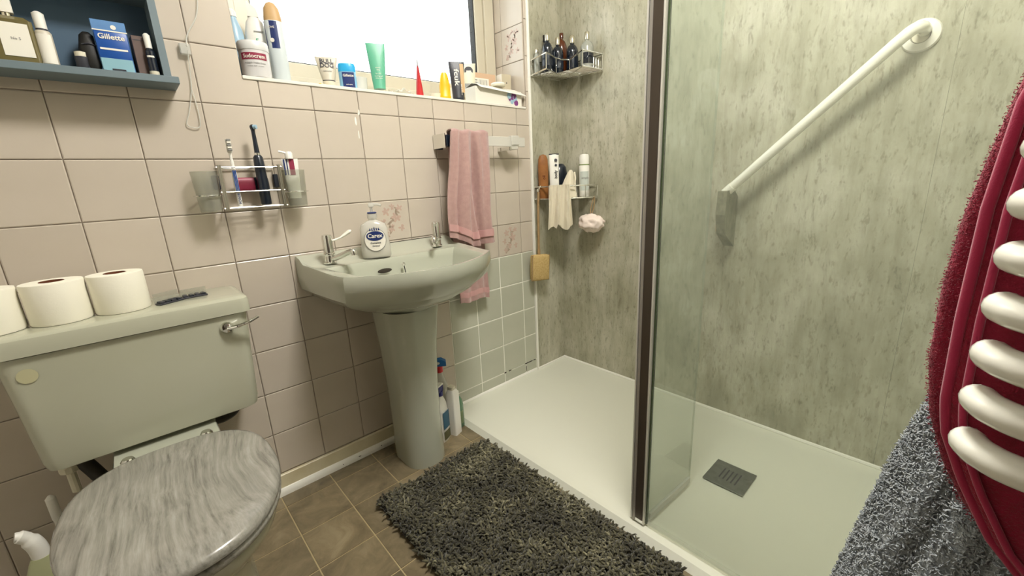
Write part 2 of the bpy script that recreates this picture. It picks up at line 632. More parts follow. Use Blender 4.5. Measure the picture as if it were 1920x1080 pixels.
xs = [LX] + [round(.15 * i, 3) for i in range(-3, 11)] + [PX]
zs = [0.07, .22, .37, .52, .67, .82, .97, 1.12, 1.27, 1.42, 1.57, 1.72, 1.87, 2.07]
decor = {(0.75, .82), (1.35, .67)}
for x0, x1 in zip(xs, xs[1:]):
    for z0, z1 in zip(zs, zs[1:]):
        mat = 'tile_green' if (x0 >= 1.04 and z1 <= .68) else 'tile'
        pieces = [(x0, x1, z0, z1)]
        if z1 > WZ0 and z0 < WZ1 and x1 > WX0 and x0 < WX1:
            pieces = []
            if z0 < WZ0 - .01 and (x0 < WX0 or x1 > WX1):
                lx, zz = (WX0, WZ0 - .006) if x0 < WX0 else (WX1 + .006, WZ0 - .006)
                if x0 < WX0:
                    poly = [(x0, z0), (x1, z0), (x1, zz), (lx, zz), (lx, z1), (x0, z1)]
                    sgn = [(1, 1), (-1, 1), (-1, -1), (-1, -1), (-1, -1), (1, -1)]
                else:
                    poly = [(x0, z0), (x1, z0), (x1, z1), (lx, z1), (lx, zz), (x0, zz)]
                    sgn = [(1, 1), (-1, 1), (-1, -1), (1, -1), (1, -1), (1, -1)]
                bm = B()
                loft(bm, [[(px_ + sx_ * (G / 2 + dd_), yy_, pz_ + sz_ * (G / 2 + dd_)) for (px_, pz_), (sx_, sz_) in zip(poly, sgn)] for yy_, dd_ in ((.0055, 0), (.0012, 0), (0, .0022))])
                obj('tile', bm, mat, wb, smooth=0)
                continue
            if z0 < WZ0 - .01:
                pieces.append((max(x0, WX0 if x0 < WX0 else x0), min(x1, WX1), z0, WZ0 - .006))
            if x0 < WX0:
                pieces.append((x0, WX0, z0, z1))
            if x1 > WX1:
                pieces.append((WX1 + .006, x1, z0, z1))
        for q in pieces:
            if q[1] - q[0] < .01 or q[3] - q[2] < .01:
                continue
            o = wall_tile(*q, mat)
            if (round(x0, 2), z0) in decor:
                motif(o, x0, z0)
for x0, x1 in ((.9 + .15 * 1, 1.2), (1.2, 1.35), (1.35, 1.5), (1.5, PX)):
    wall_tile(x0, x1, TRAY + .002, .07, 'tile_green')
for (x, z, w, h) in ((1.505, .0695, .022, .004), (1.525, .0698, .05, .0035), (1.565, .070, .018, .003), (1.352, .0695, .012, .005), (1.384, .0705, .018, .003), (1.502, .045, .003, .02), (1.503, .03, .003, .01)):
    bm = B(); box(bm, x - w / 2, x + w / 2, -.0008, .003, z - h / 2, z + h / 2, .0008, 1)
    obj('mould_spot', bm, 'mould', wb)
# limescale drips under the sill
for (x, z, w, h) in ((.735, 1.335, .005, .03), (.742, 1.30, .006, .035), (.747, 1.275, .008, .02), (.733, 1.245, .006, .028), (.738, 1.2, .004, .03)):
    bm = B()
    lathe(bm, [(.001, -h / 2), (w / 2, -h / 4), (w / 2, h / 4), (.001, h / 2)], 8, 1, .15, (x, .0004, z))
    obj('dried_drip', bm, 'silicone', wb)

# right window reveal tiles (face -x)
def reveal_tile(y0, y1, z0, z1):
    o = link_mesh('tile', tile_mesh(y1 - y0 - G, z1 - z0 - G, 'tile'), None, wb)
    o.location = (WX1, (y0 + y1) / 2, (z0 + z1) / 2)
    o.rotation_euler = (0, 0, -PI / 2)
    return o
for z0, z1 in ((WZ0 + .003, 1.405), (1.405, 1.555), (1.555, 1.705), (1.705, 1.855), (1.855, 2.005), (2.005, WZ1)):
    o = reveal_tile(.004, .148, z0, z1)
    if abs(z0 - 1.555) < .01:
        motif(o, 1.5, 1.55)
    reveal_tile(.148, .196, z0, z1)

# window sill, window
bm = B(); box(bm, WX0, WX1, -0.004, .205, WZ0 - .010, WZ0, .0015, 1)
s = struct(obj('trim_1', bm, 'sillw')); s['label'] = 'white tiled window sill ledge'
wn = bpy.data.objects.new('window_1', None); COL.objects.link(wn); struct(wn)
wn['label'] = 'white plastic framed window with obscured glass'
YF = .192
def frame_rect(bm, x0, x1, z0, z1, w, y0, y1, bev=.003):
    box(bm, x0, x0 + w, y0, y1, z0, z1, bev, 1)
    box(bm, x1 - w, x1, y0, y1, z0, z1, bev, 1)
    box(bm, x0 + w, x1 - w, y0, y1, z0, z0 + w, bev, 1)
    box(bm, x0 + w, x1 - w, y0, y1, z1 - w, z1, bev, 1)
bm = B(); frame_rect(bm, WX0 + .001, WX1 - .001, WZ0 + .001, WZ1 - .001, .058, YF, .255)
obj('window_frame', bm, 'upvc', wn)
bm = B(); frame_rect(bm, WX0 + .058, WX1 - .058, WZ0 + .058, WZ1 - .058, .048, YF + .012, .25)
obj('window_sash', bm, 'upvc', wn)
bm = B(); frame_rect(bm, WX0 + .104, WX1 - .104, WZ0 + .104, WZ1 - .104, .006, YF + .02, .245, 0)
obj('rubber_gasket', bm, 'black', wn)
bm = B(); box(bm, WX0 + .106, WX1 - .106, YF + .026, YF + .032, WZ0 + .106, WZ1 - .106)
obj('pane', bm, 'pane', wn, smooth=0)

# floor
bm = B(); box(bm, LX - .1, RX + .1, FY - .1, .1, FLOOR - .12, FLOOR - .0015)
fl = struct(obj('floor', bm, 'vinyl_grout', smooth=0))
FXJ = [LX] + [.446 + .164 * k for k in range(-5, 5)]
FYJ = [0.0, -.083] + [-.245 - .1625 * k for k in range(0, 13)]
fcache = {}
for x0, x1 in zip(FXJ, FXJ[1:]):
    for y1, y0 in zip(FYJ, FYJ[1:]):
        if x0 > 1.0 or y0 < FY:
            continue
        w, d = round(x1 - x0 - .004, 4), round(y1 - y0 - .004, 4)
        if (w, d) not in fcache:
            bm = B(); box(bm, -w / 2, w / 2, -d / 2, d / 2, -.0025, 0)
            me = bpy.data.meshes.new('floor_tile'); bm.to_mesh(me); bm.free()
            me.materials.append(MT['vinyl'])
            fcache[(w, d)] = me
        o = link_mesh('floor_tile', fcache[(w, d)], None, fl)
        o.location = ((x0 + x1) / 2, (y0 + y1) / 2, FLOOR + random.uniform(-.0003, .0003))

# remaining shell
bm = B(); box(bm, LX - .1, RX + .1, FY - .1, .26, CEIL, CEIL + .1)
struct(obj('ceiling', bm, 'ceil', smooth=0))
bm = B(); box(bm, LX - .1, LX, FY, .003, FLOOR - .1, CEIL)
struct(obj('wall_left', bm, 'plaster', smooth=0))
dd = bpy.data.objects.new('added_dark_door', None); COL.objects.link(dd); struct(dd)  # unseen dark door, added to reduce bounce light onto the crimson towel
dd['label'] = 'unseen dark brown door added on the left wall to cut bounce light'
bm = B(); box(bm, LX + .001, LX + .030, -2.15, -1.28, FLOOR, 1.98, .003, 1); obj('added_door_leaf', bm, 'darkwood', dd)
for y0_ in (-2.07, -1.69):
    for z0_ in (.15, .98):
        bm = B(); box(bm, LX + .029, LX + .036, y0_, y0_ + .33, z0_, z0_ + .72, .004, 1); obj('added_door_panel', bm, 'darkwood', dd)
bm = B(); tube(bm, curve_pts([(LX + .03, -1.34, 1.0), (LX + .075, -1.34, 1.0), (LX + .08, -1.38, 1.0), (LX + .08, -1.45, 1.0)], 5), .009, 10); obj('added_door_handle', bm, 'chrome', dd)
bm = B(); box(bm, LX - .1, RX + .1, FY - .1, FY, FLOOR - .1, CEIL)
struct(obj('wall_front', bm, 'low_bounce_dark', smooth=0))
bm = B(); box(bm, RX + .011, RX + .11, FY, .003, FLOOR - .1, CEIL)
wr = struct(obj('wall_right', bm, 'plaster', smooth=0))
bm = B(); box(bm, NX, RX + .011, FY, NY, FLOOR - .1, CEIL)
struct(obj('wall_nib', bm, 'plaster', smooth=0))
# laminate shower panels
bm = B(); box(bm, PX + .006, RX + .0105, -.008, .0025, TRAY + .004, CEIL)
obj('laminate_panel', bm, 'concrete', wb, smooth=0)
for i, (ya, yb) in enumerate(((-.0085, -1.395), (-1.3955, NY))):
    bm = B(); box(bm, RX, RX + .0105, yb, ya, TRAY + .004, CEIL)
    obj('laminate_panel', bm, 'concrete', wr, smooth=0)
bm = B()
box(bm, PX - .005, PX + .007, -.012, .001, TRAY + .003, CEIL, .002, 1)
t2 = struct(obj('trim_2', bm, 'silicone')); t2['label'] = 'white edge strip where the tiles meet the shower panel'

# skirting
bm = B(); box(bm, LX, 1.0, -.010, .003, FLOOR, .068, .002, 1)
sk = struct(obj('baseboard_back', bm, 'cream'))
bm = B()
prof = [(-.010, .020), (-.014, .019), (-.019, .013), (-.021, .004), (-.021, FLOOR), (-.010, FLOOR)]
loft(bm, [[(x, y, z) for y, z in prof] for x in (LX, .997)])
obj('quarter_round_bead', bm, 'silicone', sk)
for (x, z, w) in ((.565, .008, .006), (.655, .010, .003), (.50, .006, .002)):
    bm = B(); lathe(bm, [(.0005, -.002), (w, 0), (.0005, .002)], 8, 1, .4, (x, -.0205, z))
    obj('chip', bm, 'mould', sk)

# ------------------------------------------------------------------ shower tray
tr = thing('shower_tray', 'large white low-profile shower tray against the concrete-effect wall', 'shower tray', (1.4, -.78, FLOOR))
TX0 = 1.003
bm = B()
n1, n2 = 26, 46
DX, DY = 1.42, -1.07
def tz(x, y):
    e = min((x - TX0) / .03, (RX - x) / .02, (-y - .002) / .02, 1)
    d = math.hypot(x - DX, y - DY)
    return TRAY - .004 * max(0, min(1, e)) - .006 * max(0, 1 - d / .75) * max(0, min(1, e))
gx = [TX0, TX0 + .002, TX0 + .024, TX0 + .034] + list(np.linspace(TX0 + .06, RX - .02, n1)) + [RX]
gy = [-.0005, -.02] + list(np.linspace(-.05, NY + .03, n2)) + [NY]
grid = [[(x, y, tz(x, y) - (.003 if i == 0 else 0)) for i, x in enumerate(gx)] for y in gy]
top = sheet(bm, grid)
# front skirt of the tray
sheet(bm, [[(TX0 - .014, y, FLOOR) for y in gy], [(TX0, y, tz(TX0, y) - .003) for y in gy]])
bmesh.ops.remove_doubles(bm, verts=bm.verts[:], dist=1e-5)
obj('tray_body', bm, 'tray', tr)
bm = B()
for a, b in (((TX0 + .08, -.003, TRAY), (RX - .003, -.011, TRAY)), ((RX - .004, -.008, TRAY), (RX - .004, NY + .01, TRAY))):
    pass
tube(bm, [(TX0, -.003, TRAY), (PX - .006, -.003, TRAY)], .0075, 8)
tube(bm, [(PX - .004, -.010, TRAY), (RX - .003, -.010, TRAY), (RX - .003, NY + .005, TRAY)], .0075, 8)
obj('silicone_seal', bm, 'silicone', tr)
# drain cover
dr = B()
box(dr, -.066, .066, -.064, .064, 0, .004, .001, 1)
d_o = obj('drain_cover', dr, 'drain', tr, local=True)
d_o.matrix_parent_inverse = Matrix.Identity(4)
d_o.location = (DX - 1.4, DY + .78, TRAY - .0055 - FLOOR)
for k in range(5):
    bm = B(); box(bm, -.035 + .002 * k, .03, -.03 + .013 * k, -.0255 + .013 * k, .0038, .0046)
    obj('slot', bm, 'charcoal', d_o, local=True, smooth=0)

# ------------------------------------------------------------------ glass screen
PGY = -.955
sc = thing('shower_screen', 'clear glass shower screen with chrome upright post, its dark reflection coloured in brown, and short return panel', 'shower screen', (1.04, PGY, TRAY))
GX = 1.04
ztop = 2.02
def strip(name, ya, yb, xa, xb, mat, z0=TRAY + .001, z1=ztop, bev=.0012):
    bm = B(); box(bm, xa, xb, min(ya, yb), max(ya, yb), z0, z1, bev, 1)
    return obj(name, bm, mat, sc)
strip('chrome_edge', -.9285, -.9335, GX - .012, GX + .012, 'alu')
strip('dark_gap', -.9335, -.9365, GX - .009, GX + .009, 'black')
strip('grey_rail', -.9365, -.945, GX - .014, GX + .014, 'alu_grey')
strip('dark_reflection_strip', -.945, -.970, GX - .0135, GX + .0135, 'dark_reflection', TRAY + .012)  # dark reflection in the chrome post, built in as a brown strip
strip('chrome_bead', -.970, -.9745, GX - .0145, GX + .0145, 'alu')
strip('post_foot', -.945, -.970, GX - .0130, GX + .0130, 'chrome', TRAY + .001, TRAY + .012)
strip('glass_edge_strip', -.9745, -.980, GX - .004, GX + .004, 'glass_edge')
strip('glass_pane', -.980, NY + .004, GX - .004, GX + .004, 'glass', TRAY + .004, ztop, 0)
strip('bottom_seal', -.980, NY + .004, GX - .006, GX + .006, 'clear', TRAY, TRAY + .012)
# return (flipper) panel pointing into the shower
fa = math.radians(-3.0)
fp = B(); box(fp, .012, .245, -.003, .003, .028, ztop - TRAY)
fpo = obj('return_panel', fp, 'glass', sc, smooth=0)
fpo.matrix_parent_inverse = sc.matrix_basis.inverted()
fpo.location = (GX, -.977, TRAY); fpo.rotation_euler = (0, 0, fa)
bm = B(); box(bm, .2448, .2460, -.003, .003, .028, ztop - TRAY)
obj('return_edge', bm, 'glass', fpo, local=True, smooth=0)
bm = B(); box(bm, .012, .245, -.0045, .0045, .008, .03, .001, 1)
obj('return_seal', bm, 'frost', fpo, local=True)

# ------------------------------------------------------------------ basin and pedestal
BX = .762
wbn = thing('washbasin', 'sage white ceramic washbasin on pedestal under the window', 'washbasin', (BX, -.15, FLOOR))
def basin_outline():
    pts = []
    for k in range(14):
        t = k / 14
        pts.append((-.298 + .596 * t, 0.0))
    for k in range(12):
        t = k / 12
        pts.append((.298 - .030 * t ** 1.5, -.325 * t))
    for k in range(26):
        t = k / 26
        x = .268 - .536 * t
        pts.append((x, -.325 - .122 * (1 - (x / .268) ** 2)))
    for k in range(12):
        t = k / 12
        pts.append((-.268 - .030 * (1 - (1 - t)) ** .67 * (t > 0), -.325 * (1 - t)))
    return pts
BO = basin_outline()
def sstep(a, b, x):
    t = max(0, min(1, (x - a) / (b - a)))
    return t * t * (3 - 2 * t)
def rimz(y):
    return .780 + .008 * sstep(-.30, -.05, y) + .024 * sstep(-.055, -.012, y)
def inn(p, s=1.0):
    x, y = p[0] * .815, -.130 + p[1] * (.296 / .447)
    cx_, cy_ = 0, -.272
    # soften the corners of the bowl
    x, y = cx_ + (x - cx_) * s, cy_ + (y - cy_) * s
    return x, y
def ringf(f):
    return [(BX + f(p)[0], f(p)[1] - .001, f(p)[2]) for p in BO]
rings = [
    ringf(lambda p: (inn(p, .10) + (.636,))),
    ringf(lambda p: (inn(p, .55) + (.645,))),
    ringf(lambda p: (inn(p, .80) + (.670,))),
    ringf(lambda p: (inn(p, .92) + (.710,))),
    ringf(lambda p: (inn(p, .97) + (.755,))),
    ringf(lambda p: (inn(p, .995) + (.772,))),
    ringf(lambda p: (inn(p, 1.02) + (.7795,))),
    ringf(lambda p: (p[0] * .93, -.065 + (p[1]) * (.374 / .447), .784 if p[1] > -.2 else .780)),
    ringf(lambda p: (p[0] * .965, p[1] * .965 - .012, rimz(p[1] - .012))),
    ringf(lambda p: (p[0] * .992, p[1] * .992 - .002, rimz(p[1]) + .001)),
    ringf(lambda p: (p[0], p[1], rimz(p[1]) - .006)),
    ringf(lambda p: (p[0] * 1.004, p[1] * 1.004, .748)),
    ringf(lambda p: (p[0] * .998, p[1] * .985, .728)),
    ringf(lambda p: (p[0] * .985, p[1] * .950, .702)),
    ringf(lambda p: (p[0] * .90, p[1] * .885, .676)),
    ringf(lambda p: (p[0] * .74, p[1] * .79, .650)),
    ringf(lambda p: (p[0] * .55, p[1] * .70, .627)),
    ringf(lambda p: (p[0] * .36, p[1] * .62, .608)),
    ringf(lambda p: (p[0] * .32, p[1] * .60, .604)),
]
bm = B(); loft(bm, rings)
obj('bowl', bm, 'porcelain', wbn, smooth=33)
bm = B()
def ped(z, hx, y0, y1, r):
    return rrect(BX - .009, (y0 + y1) / 2, hx, (y1 - y0) / 2, r, z, 8)
loft(bm, [ped(FLOOR, .077, -.262, -.05, .070), ped(.03, .078, -.262, -.05, .07), ped(.12, .076, -.258, -.05, .07), ped(.30, .079, -.258, -.05, .07),
          ped(.45, .087, -.264, -.05, .072), ped(.56, .098, -.272, -.05, .076), ped(.612, .104, -.280, -.05, .078)])
obj('pedestal', bm, 'porcelain', wbn, smooth=60)
bm = B()
for k in range(1):
    lathe(bm, [(.026, 0), (.026, .002), (.020, .0025)], 20, 1, .30, (0, 0, 0))
ov = obj('overflow_slot', bm, 'mould', wbn)
ov.location = (.700, -.1525, .742); ov.rotation_euler = (math.radians(68), 0, 0)
bm = B()
lathe(bm, [(.002, 0), (.0055, .001), (.0065, .006), (.003, .009)], 12)
st = obj('chain_stay', bm, 'chrome', wbn)
st.location = (.772, -.150, .752); st.rotation_euler = (math.radians(75), 0, 0)
bm = B(); tube(bm, [(.772, -.157, .750), (.773, -.159, .735), (.7735, -.161, .722)], .0016, 6)
obj('chain', bm, 'black', wbn)
bm = B(); lathe(bm, [(.005, 0), (.022, .001), (.022, .004), (.012, .005)], 20, 1, 1, (BX, -.265, .637))
obj('waste', bm, 'chrome', wbn)
bm = B()
box(bm, BX - .03, BX + .235, -.004, .0, .809, .815, .001, 1)
obj('dark_sealant', bm, 'mould', wbn)

def tap(x, y, side, lever=True, label=''):
    z0 = .786
    t = thing('basin_tap', label, 'tap', (x, y, z0))
    bm = B()
    lathe(bm, [(.020, 0), (.020, .004), (.0165, .007), (.0155, .026), (.0185, .030), (.0185, .034), (.016, .036), (.0165, .086), (.0145, .093), (.002, .096)], 24)
    obj('body', bm, 'chrome', t, local=True)
    # spout
    bm = B()
    a = math.radians(-65 if side > 0 else -128)
    dx, dy = math.cos(a), math.sin(a)
    pts = [(0, 0, .014), (dx * .03, dy * .03, .020), (dx * .06, dy * .06, .030), (dx * .095, dy * .095, .043), (dx * .104, dy * .104, .040), (dx * .106, dy * .106, .030)]
    tube(bm, curve_pts(pts, 4), .0095, 12)
    sp_o = obj('spout', bm, 'chrome', t, local=True)
    if lever:
        bm = B()
        a = math.radians(-12)
        dx, dy = math.cos(a), math.sin(a)
        pts = [(0, 0, .072), (dx * .022, dy * .022, .074), (dx * .042, dy * .042, .080), (dx * .056, dy * .056, .088), (dx * .072, dy * .072, .098), (dx * .078, dy * .078, .101)]
        tube(bm, pts, [.007, .006, .006, .010, .012, .005], 12, flat=.55)
        obj('lever', bm, 'white_gloss', t, local=True)
    else:
        bm = B()
        pts = [(0, 0, .085), (-.012, -.016, .089), (-.018, -.024, .084), (-.02, -.028, .092)]
        tube(bm, pts, [.007, .006, .005, .004], 10)
        obj('lever', bm, 'chrome', t, local=True)
    return t
tap(.548, -.083, 1, True, 'chrome basin tap with a white paddle lever beside the soap bottle')
tap(.962, -.083, -1, False, 'chrome basin tap near the pink towel')

# ------------------------------------------------------------------ soap dispenser
so = thing('soap_dispenser', 'clear pump soap bottle with navy oval label on the basin ledge', 'soap bottle', (.704, -.098, .7850), math.radians(-22))
def oval_rings(lst, n=28, e=3.0):
    out = []
    for hx, hy, z in lst:
        ring = []
        for i in range(n):
            a = 2 * PI * i / n
            c_, s_ = math.cos(a), math.sin(a)
            ring.append((hx * math.copysign(abs(c_) ** (2 / e), c_), hy * math.copysign(abs(s_) ** (2 / e), s_), z))
        out.append(ring)
    return out
bm = B()
loft(bm, oval_rings([(.046, .026, 0), (.049, .029, .006), (.049, .029, .03), (.046, .027, .08), (.0455, .026, .098), (.040, .023, .114), (.022, .016, .124), (.013, .013, .128), (.013, .013, .136)]))
obj('body', bm, 'frost', so, local=True)
bm = B()
loft(bm, oval_rings([(.043, .023, .003), (.045, .025, .008), (.045, .025, .03), (.042, .023, .078)]))
obj('soap', bm, 'cream_p', so, local=True)
def ell_face(hx, hz, z, y, n=28, x=0, k=3.0):
    b = B()
    rings = [[b.verts.new((x + f * hx * math.cos(2 * PI * i / n), y + k * (f * hx * math.cos(2 * PI * i / n)) ** 2, z + f * hz * math.sin(2 * PI * i / n))) for i in range(n)] for f in (1, .66, .33)]
    for r0, r1 in zip(rings, rings[1:]):
        for i in range(n):
            b.faces.new((r0[i], r0[(i + 1) % n], r1[(i + 1) % n], r1[i]))
    b.faces.new(rings[-1])
    return b
def bowed(y, z0, x0=0, k=3.0):
    return lambda u, v: (x0 + u, y + k * (x0 + u) ** 2, z0 + v)
obj('label_ring', ell_face(.0365, .040, .063, -.0306), 'greyprint', so, local=True, smooth=0)
obj('label_panel', ell_face(.0345, .038, .063, -.0313), 'card', so, local=True, smooth=0)
obj('label_oval', ell_face(.0285, .0165, .076, -.0320), 'navy2', so, local=True, smooth=0)
for k in range(5):
    b = B(); zz = .0945
    b.faces.new([b.verts.new((-.014 + .007 * k + q[0], -.0320 + 3 * (-.014 + .007 * k) ** 2, zz + q[1])) for q in ((-.003, 0), (.003, 0), (.0005, .009 + .004 * (k == 2)), (-.0005, .009 + .004 * (k == 2)))])
    obj('crown_print', b, 'navy2', so, local=True, smooth=0)
text('label_text', 'Carex', .019, bowed(-.0328, .0705), 'card', so)
text('label_text', 'Complete', .0085, bowed(-.0322, .050), 'charcoal', so)
text('label_text', 'Original', .0075, bowed(-.0322, .040), 'charcoal', so)
bm = B()
lathe(bm, [(.0165, .134), (.0165, .148), (.009, .150), (.0045, .152), (.0045, .172)], 18)
obj('collar', bm, 'frost', so, local=True)
bm = B(); lathe(bm, [(.0155, .1505), (.0158, .1535), (.0135, .155)], 18)
obj('collar_band', bm, 'navy2', so, local=True)
bm = B()
box(bm, -.009, .009, -.009, .009, .171, .186, .003, 2)
tube(bm, [(.004, -.002, .180), (.02, -.006, .180), (.033, -.010, .176)], .0045, 8)
obj('pump_head', bm, 'frost', so, local=True)

# ------------------------------------------------------------------ toilet
TC = .047
wc = thing('toilet', 'toilet with pale sage pan, cistern and closed grey wood-effect lid', 'toilet', (TC, -.4, FLOOR))
def cist(z, hx, y0, y1, r=.03, cx=TC):
    return rrect(cx, (y0 + y1) / 2, hx, (y1 - y0) / 2, r, z, 6)
bm = B()
loft(bm, [cist(.434, .200, -.182, -.012, .03), cist(.439, .210, -.190, -.010, .03), cist(.46, .214, -.194, -.010, .03), cist(.60, .221, -.198, -.010, .03), cist(.712, .228, -.201, -.010, .03)])
obj('cistern', bm, 'porc_cist', wc, smooth=45)
bm = B()
loft(bm, [cist(.7135, .229, -.204, -.010, .03), cist(.7155, .2355, -.2095, -.008, .022), cist(.745, .2355, -.2095, -.008, .022), cist(.752, .2335, -.2075, -.010, .022), cist(.7565, .228, -.202, -.014, .022), cist(.7585, .220, -.194, -.02, .022)])
obj('cistern_lid', bm, 'porc_cist', wc, smooth=30)
bm = B()
lathe(bm, [(.016, 0), (.016, .004), (.012, .010), (.004, .013)], 20)
lv = obj('lever_boss', bm, 'chrome', wc)
lv.location = (.220, -.2005, .681); lv.rotation_euler = (PI / 2, 0, 0)
bm = B()
tube(bm, curve_pts([(.220, -.213, .681), (.245, -.222, .684), (.272, -.226, .691), (.292, -.224, .6985)], 5), [.0075] * 6 + [.006] * 5 + [.005] * 5, 10, flat=.7)
obj('flush_lever', bm, 'chrome', wc)
bm = B(); lathe(bm, [(.016, 0), (.016, .0008), (.001, .001)], 20)
sp1 = obj('round_mark', bm, M('faded_sticker', '#b9b592', .6), wc)
sp1.location = (-.137, -.2008, .672); sp1.rotation_euler = (PI / 2, 0, 0)

def egg(hw, yb, yf, yw, z, n=56, eb=2.7, ef=2.1, cx=TC):
    pts = []
    for i in range(n):
        a = 2 * PI * i / n
        c_, s_ = math.cos(a), math.sin(a)
        e = eb if s_ > 0 else ef
        x = hw * math.copysign(abs(c_) ** (2 / e), c_)
        y = (yb - yw) * abs(s_) ** (2 / e) if s_ > 0 else -(yw - yf) * abs(s_) ** (2 / e)
        pts.append((cx + x, yw + y, z))
    return pts
bm = B()
loft(bm, [egg(.10, -.17, -.52, -.33, FLOOR), egg(.105, -.17, -.52, -.33, .03), egg(.098, -.17, -.50, -.33, .12), egg(.115, -.17, -.55, -.36, .22),
          egg(.150, -.17, -.64, -.42, .31), egg(.166, -.19, -.695, -.45, .36), egg(.170, -.20, -.710, -.46, .395), egg(.166, -.20, -.705, -.46, .404), egg(.12, -.24, -.64, -.46, .404)])
obj('pan', bm, 'porc_cist', wc, smooth=50)
bm = B()
loft(bm, [rrect(TC, -.150, .085, .13, .02, .28, 4), rrect(TC, -.150, .100, .135, .02, .36, 4), rrect(TC, -.150, .105, .140, .02, .418, 4), rrect(TC, -.150, .102, .137, .02, .423, 4)])
obj('pan_ledge', bm, 'porcelain', wc, smooth=45)
bm = B()
loft(bm, [egg(.172, -.285, -.722, -.48, .406), egg(.176, -.282, -.726, -.48, .411), egg(.177, -.282, -.727, -.48, .420), egg(.172, -.285, -.722, -.48, .4255)])
obj('seat_ring', bm, 'seat', wc, smooth=50)
bm = B()
loft(bm, [egg(.171, -.278, -.724, -.48, .427), egg(.178, -.272, -.731, -.48, .431), egg(.179, -.271, -.732, -.48, .440), egg(.175, -.275, -.728, -.48, .447), egg(.166, -.284, -.718, -.48, .4505), egg(.12, -.33, -.65, -.48, .4525), egg(.05, -.42, -.54, -.48, .4535)])
obj('lid', bm, 'seat', wc, smooth=50)
for xx in (-.075, .075):
    bm = B(); lathe(bm, [(.014, 0), (.014, .012), (.010, .018)], 14, 1, 1, (TC + xx, -.255, .4235))
    obj('hinge', bm, 'chrome', wc)
bm = B()
tube(bm, curve_pts([(.20, -.08, .452), (.215, -.085, .415), (.20, -.09, .392), (.17, -.095, .385), (.145, -.095, .39)], 5), .011, 10)
obj('inlet_pipe', bm, 'pipe', wc)
bm = B()
tube(bm, curve_pts([(-.12, -.10, .452), (-.118, -.10, .41), (-.105, -.10, .37), (-.09, -.11, .335)], 5), .016, 12)
obj('overflow_pipe', bm, 'pipe', wc)
bm = B()
lathe(bm, [(.014, 0), (.019, .004), (.019, .018), (.014, .022)], 10, 1, 1, (-.142, -.098, .385))
tube(bm, [(-.142, -.098, .33), (-.142, -.098, .45)], .009, 10)
obj('plastic_nut', bm, 'cream_p', wc)

# toilet rolls
def roll(x, y, label, r=.052):
    t = thing('toilet_roll', label, 'toilet roll', (x, y, .7588), random.uniform(0, 6))
    bm = B()
    n = 36
    R_ = [(r * .97, .0005), (r, .004), (r, .088), (r * .985, .092), (r * .6, .0935), (.0215, .0925), (.0205, .085), (.0205, .002)]
    rings = [[(q * math.cos(2 * PI * i / n), q * math.sin(2 * PI * i / n), z) for i in range(n)] for q, z in R_]
    rings.append(rings[0])
    loft(bm, rings, True, False, False)
    obj('paper', bm, 'paper', t, local=True)
    bm = B()
    Rc = [(.0204, .001), (.0204, .093), (.0190, .093), (.0190, .001)]
    rings = [[(q * math.cos(2 * PI * i / 24), q * math.sin(2 * PI * i / 24), z) for i in range(24)] for q, z in Rc]
    rings.append(rings[0])
    loft(bm, rings, True, False, False)
    obj('core', bm, 'card_brown', t, local=True)
roll(.035, -.110, 'white toilet roll beside the foil strips on the cistern lid')
roll(-.070, -.112, 'white toilet roll standing between two others on the cistern')
roll(-.175, -.114, 'white toilet roll cut off by the left edge of the photo', .051)

def foil(loc, rz, tilt, label, mat='smoke'):
    t = thing('razor_cartridge_strip', label, 'razor pack', loc, rz)
    bm = B(); box(bm, -.028, .028, -.011, .011, 0, .004, .001, 1)
    obj('tray', bm, 'charcoal', t, local=True)
    for k in range(4):
        bm = B(); box(bm, -.025 + .013 * k, -.015 + .013 * k, -.0095, .0095, .0038, .0085, .001, 1)
        obj('cartridge', bm, 'navy' if k % 2 else 'charcoal', t, local=True)
    bm = B(); box(bm, -.029, .029, .0095, .0115, .002, .022 + tilt, .0005, 1)
    obj('clear_cover', bm, 'smokeclear', t, local=True)
foil((.122, -.125, .7588), math.radians(28), .006, 'dark razor cartridge strip leaning beside the nearest toilet roll')
foil((.176, -.105, .7588), math.radians(4), 0, 'dark razor cartridge strip nearest the flush lever end of the cistern')

# cleaning things left of the toilet
tb = thing('toilet_cleaner_bottle', 'pale green toilet cleaner bottle with angled white neck beside the pan', 'bottle', (-.215, -.17, FLOOR))
bm = B()
loft(bm, oval_rings([(.036, .022, 0), (.040, .025, .01), (.040, .025, .16), (.036, .023, .20), (.024, .018, .235), (.017, .016, .25)], 24, 2.4))
obj('body', bm, M('pale_green_bottle', '#aeb18a', .4), tb, local=True)
bm = B()
tube(bm, curve_pts([(0, 0, .245), (-.002, 0, .275), (-.010, 0, .300), (-.020, -.002, .315), (-.026, -.003, .318)], 4), [.016] * 8 + [.013] * 5 + [.010] * 4, 14)
obj('angled_neck', bm, 'white', tb, local=True)
tbr = thing('toilet_brush', 'white toilet brush with slim handle upright behind the pan', 'toilet brush', (-.190, -.085, FLOOR))
bm = B(); lathe(bm, [(.045, 0), (.048, .004), (.042, .11), (.038, .13), (.034, .13)], 24)
obj('holder', bm, 'white', tbr, local=True)
bm = B(); lathe(bm, [(.008, .12), (.008, .27), (.0095, .28), (.0095, .335), (.003, .343)], 14)
obj('handle', bm, 'white', tbr, local=True)
bb = thing('bleach_bottle', 'white bleach bottle at the lower left corner of the photo', 'bottle', (-.31, -.19, FLOOR))
bm = B(); lathe(bm, [(.036, 0), (.040, .006), (.040, .16), (.034, .19), (.016, .215), (.015, .222)], 24)
obj('body', bm, 'white', bb, local=True)
bm = B(); lathe(bm, [(.018, .220), (.018, .258), (.008, .264)], 18)
obj('cap', bm, 'white', bb, local=True)

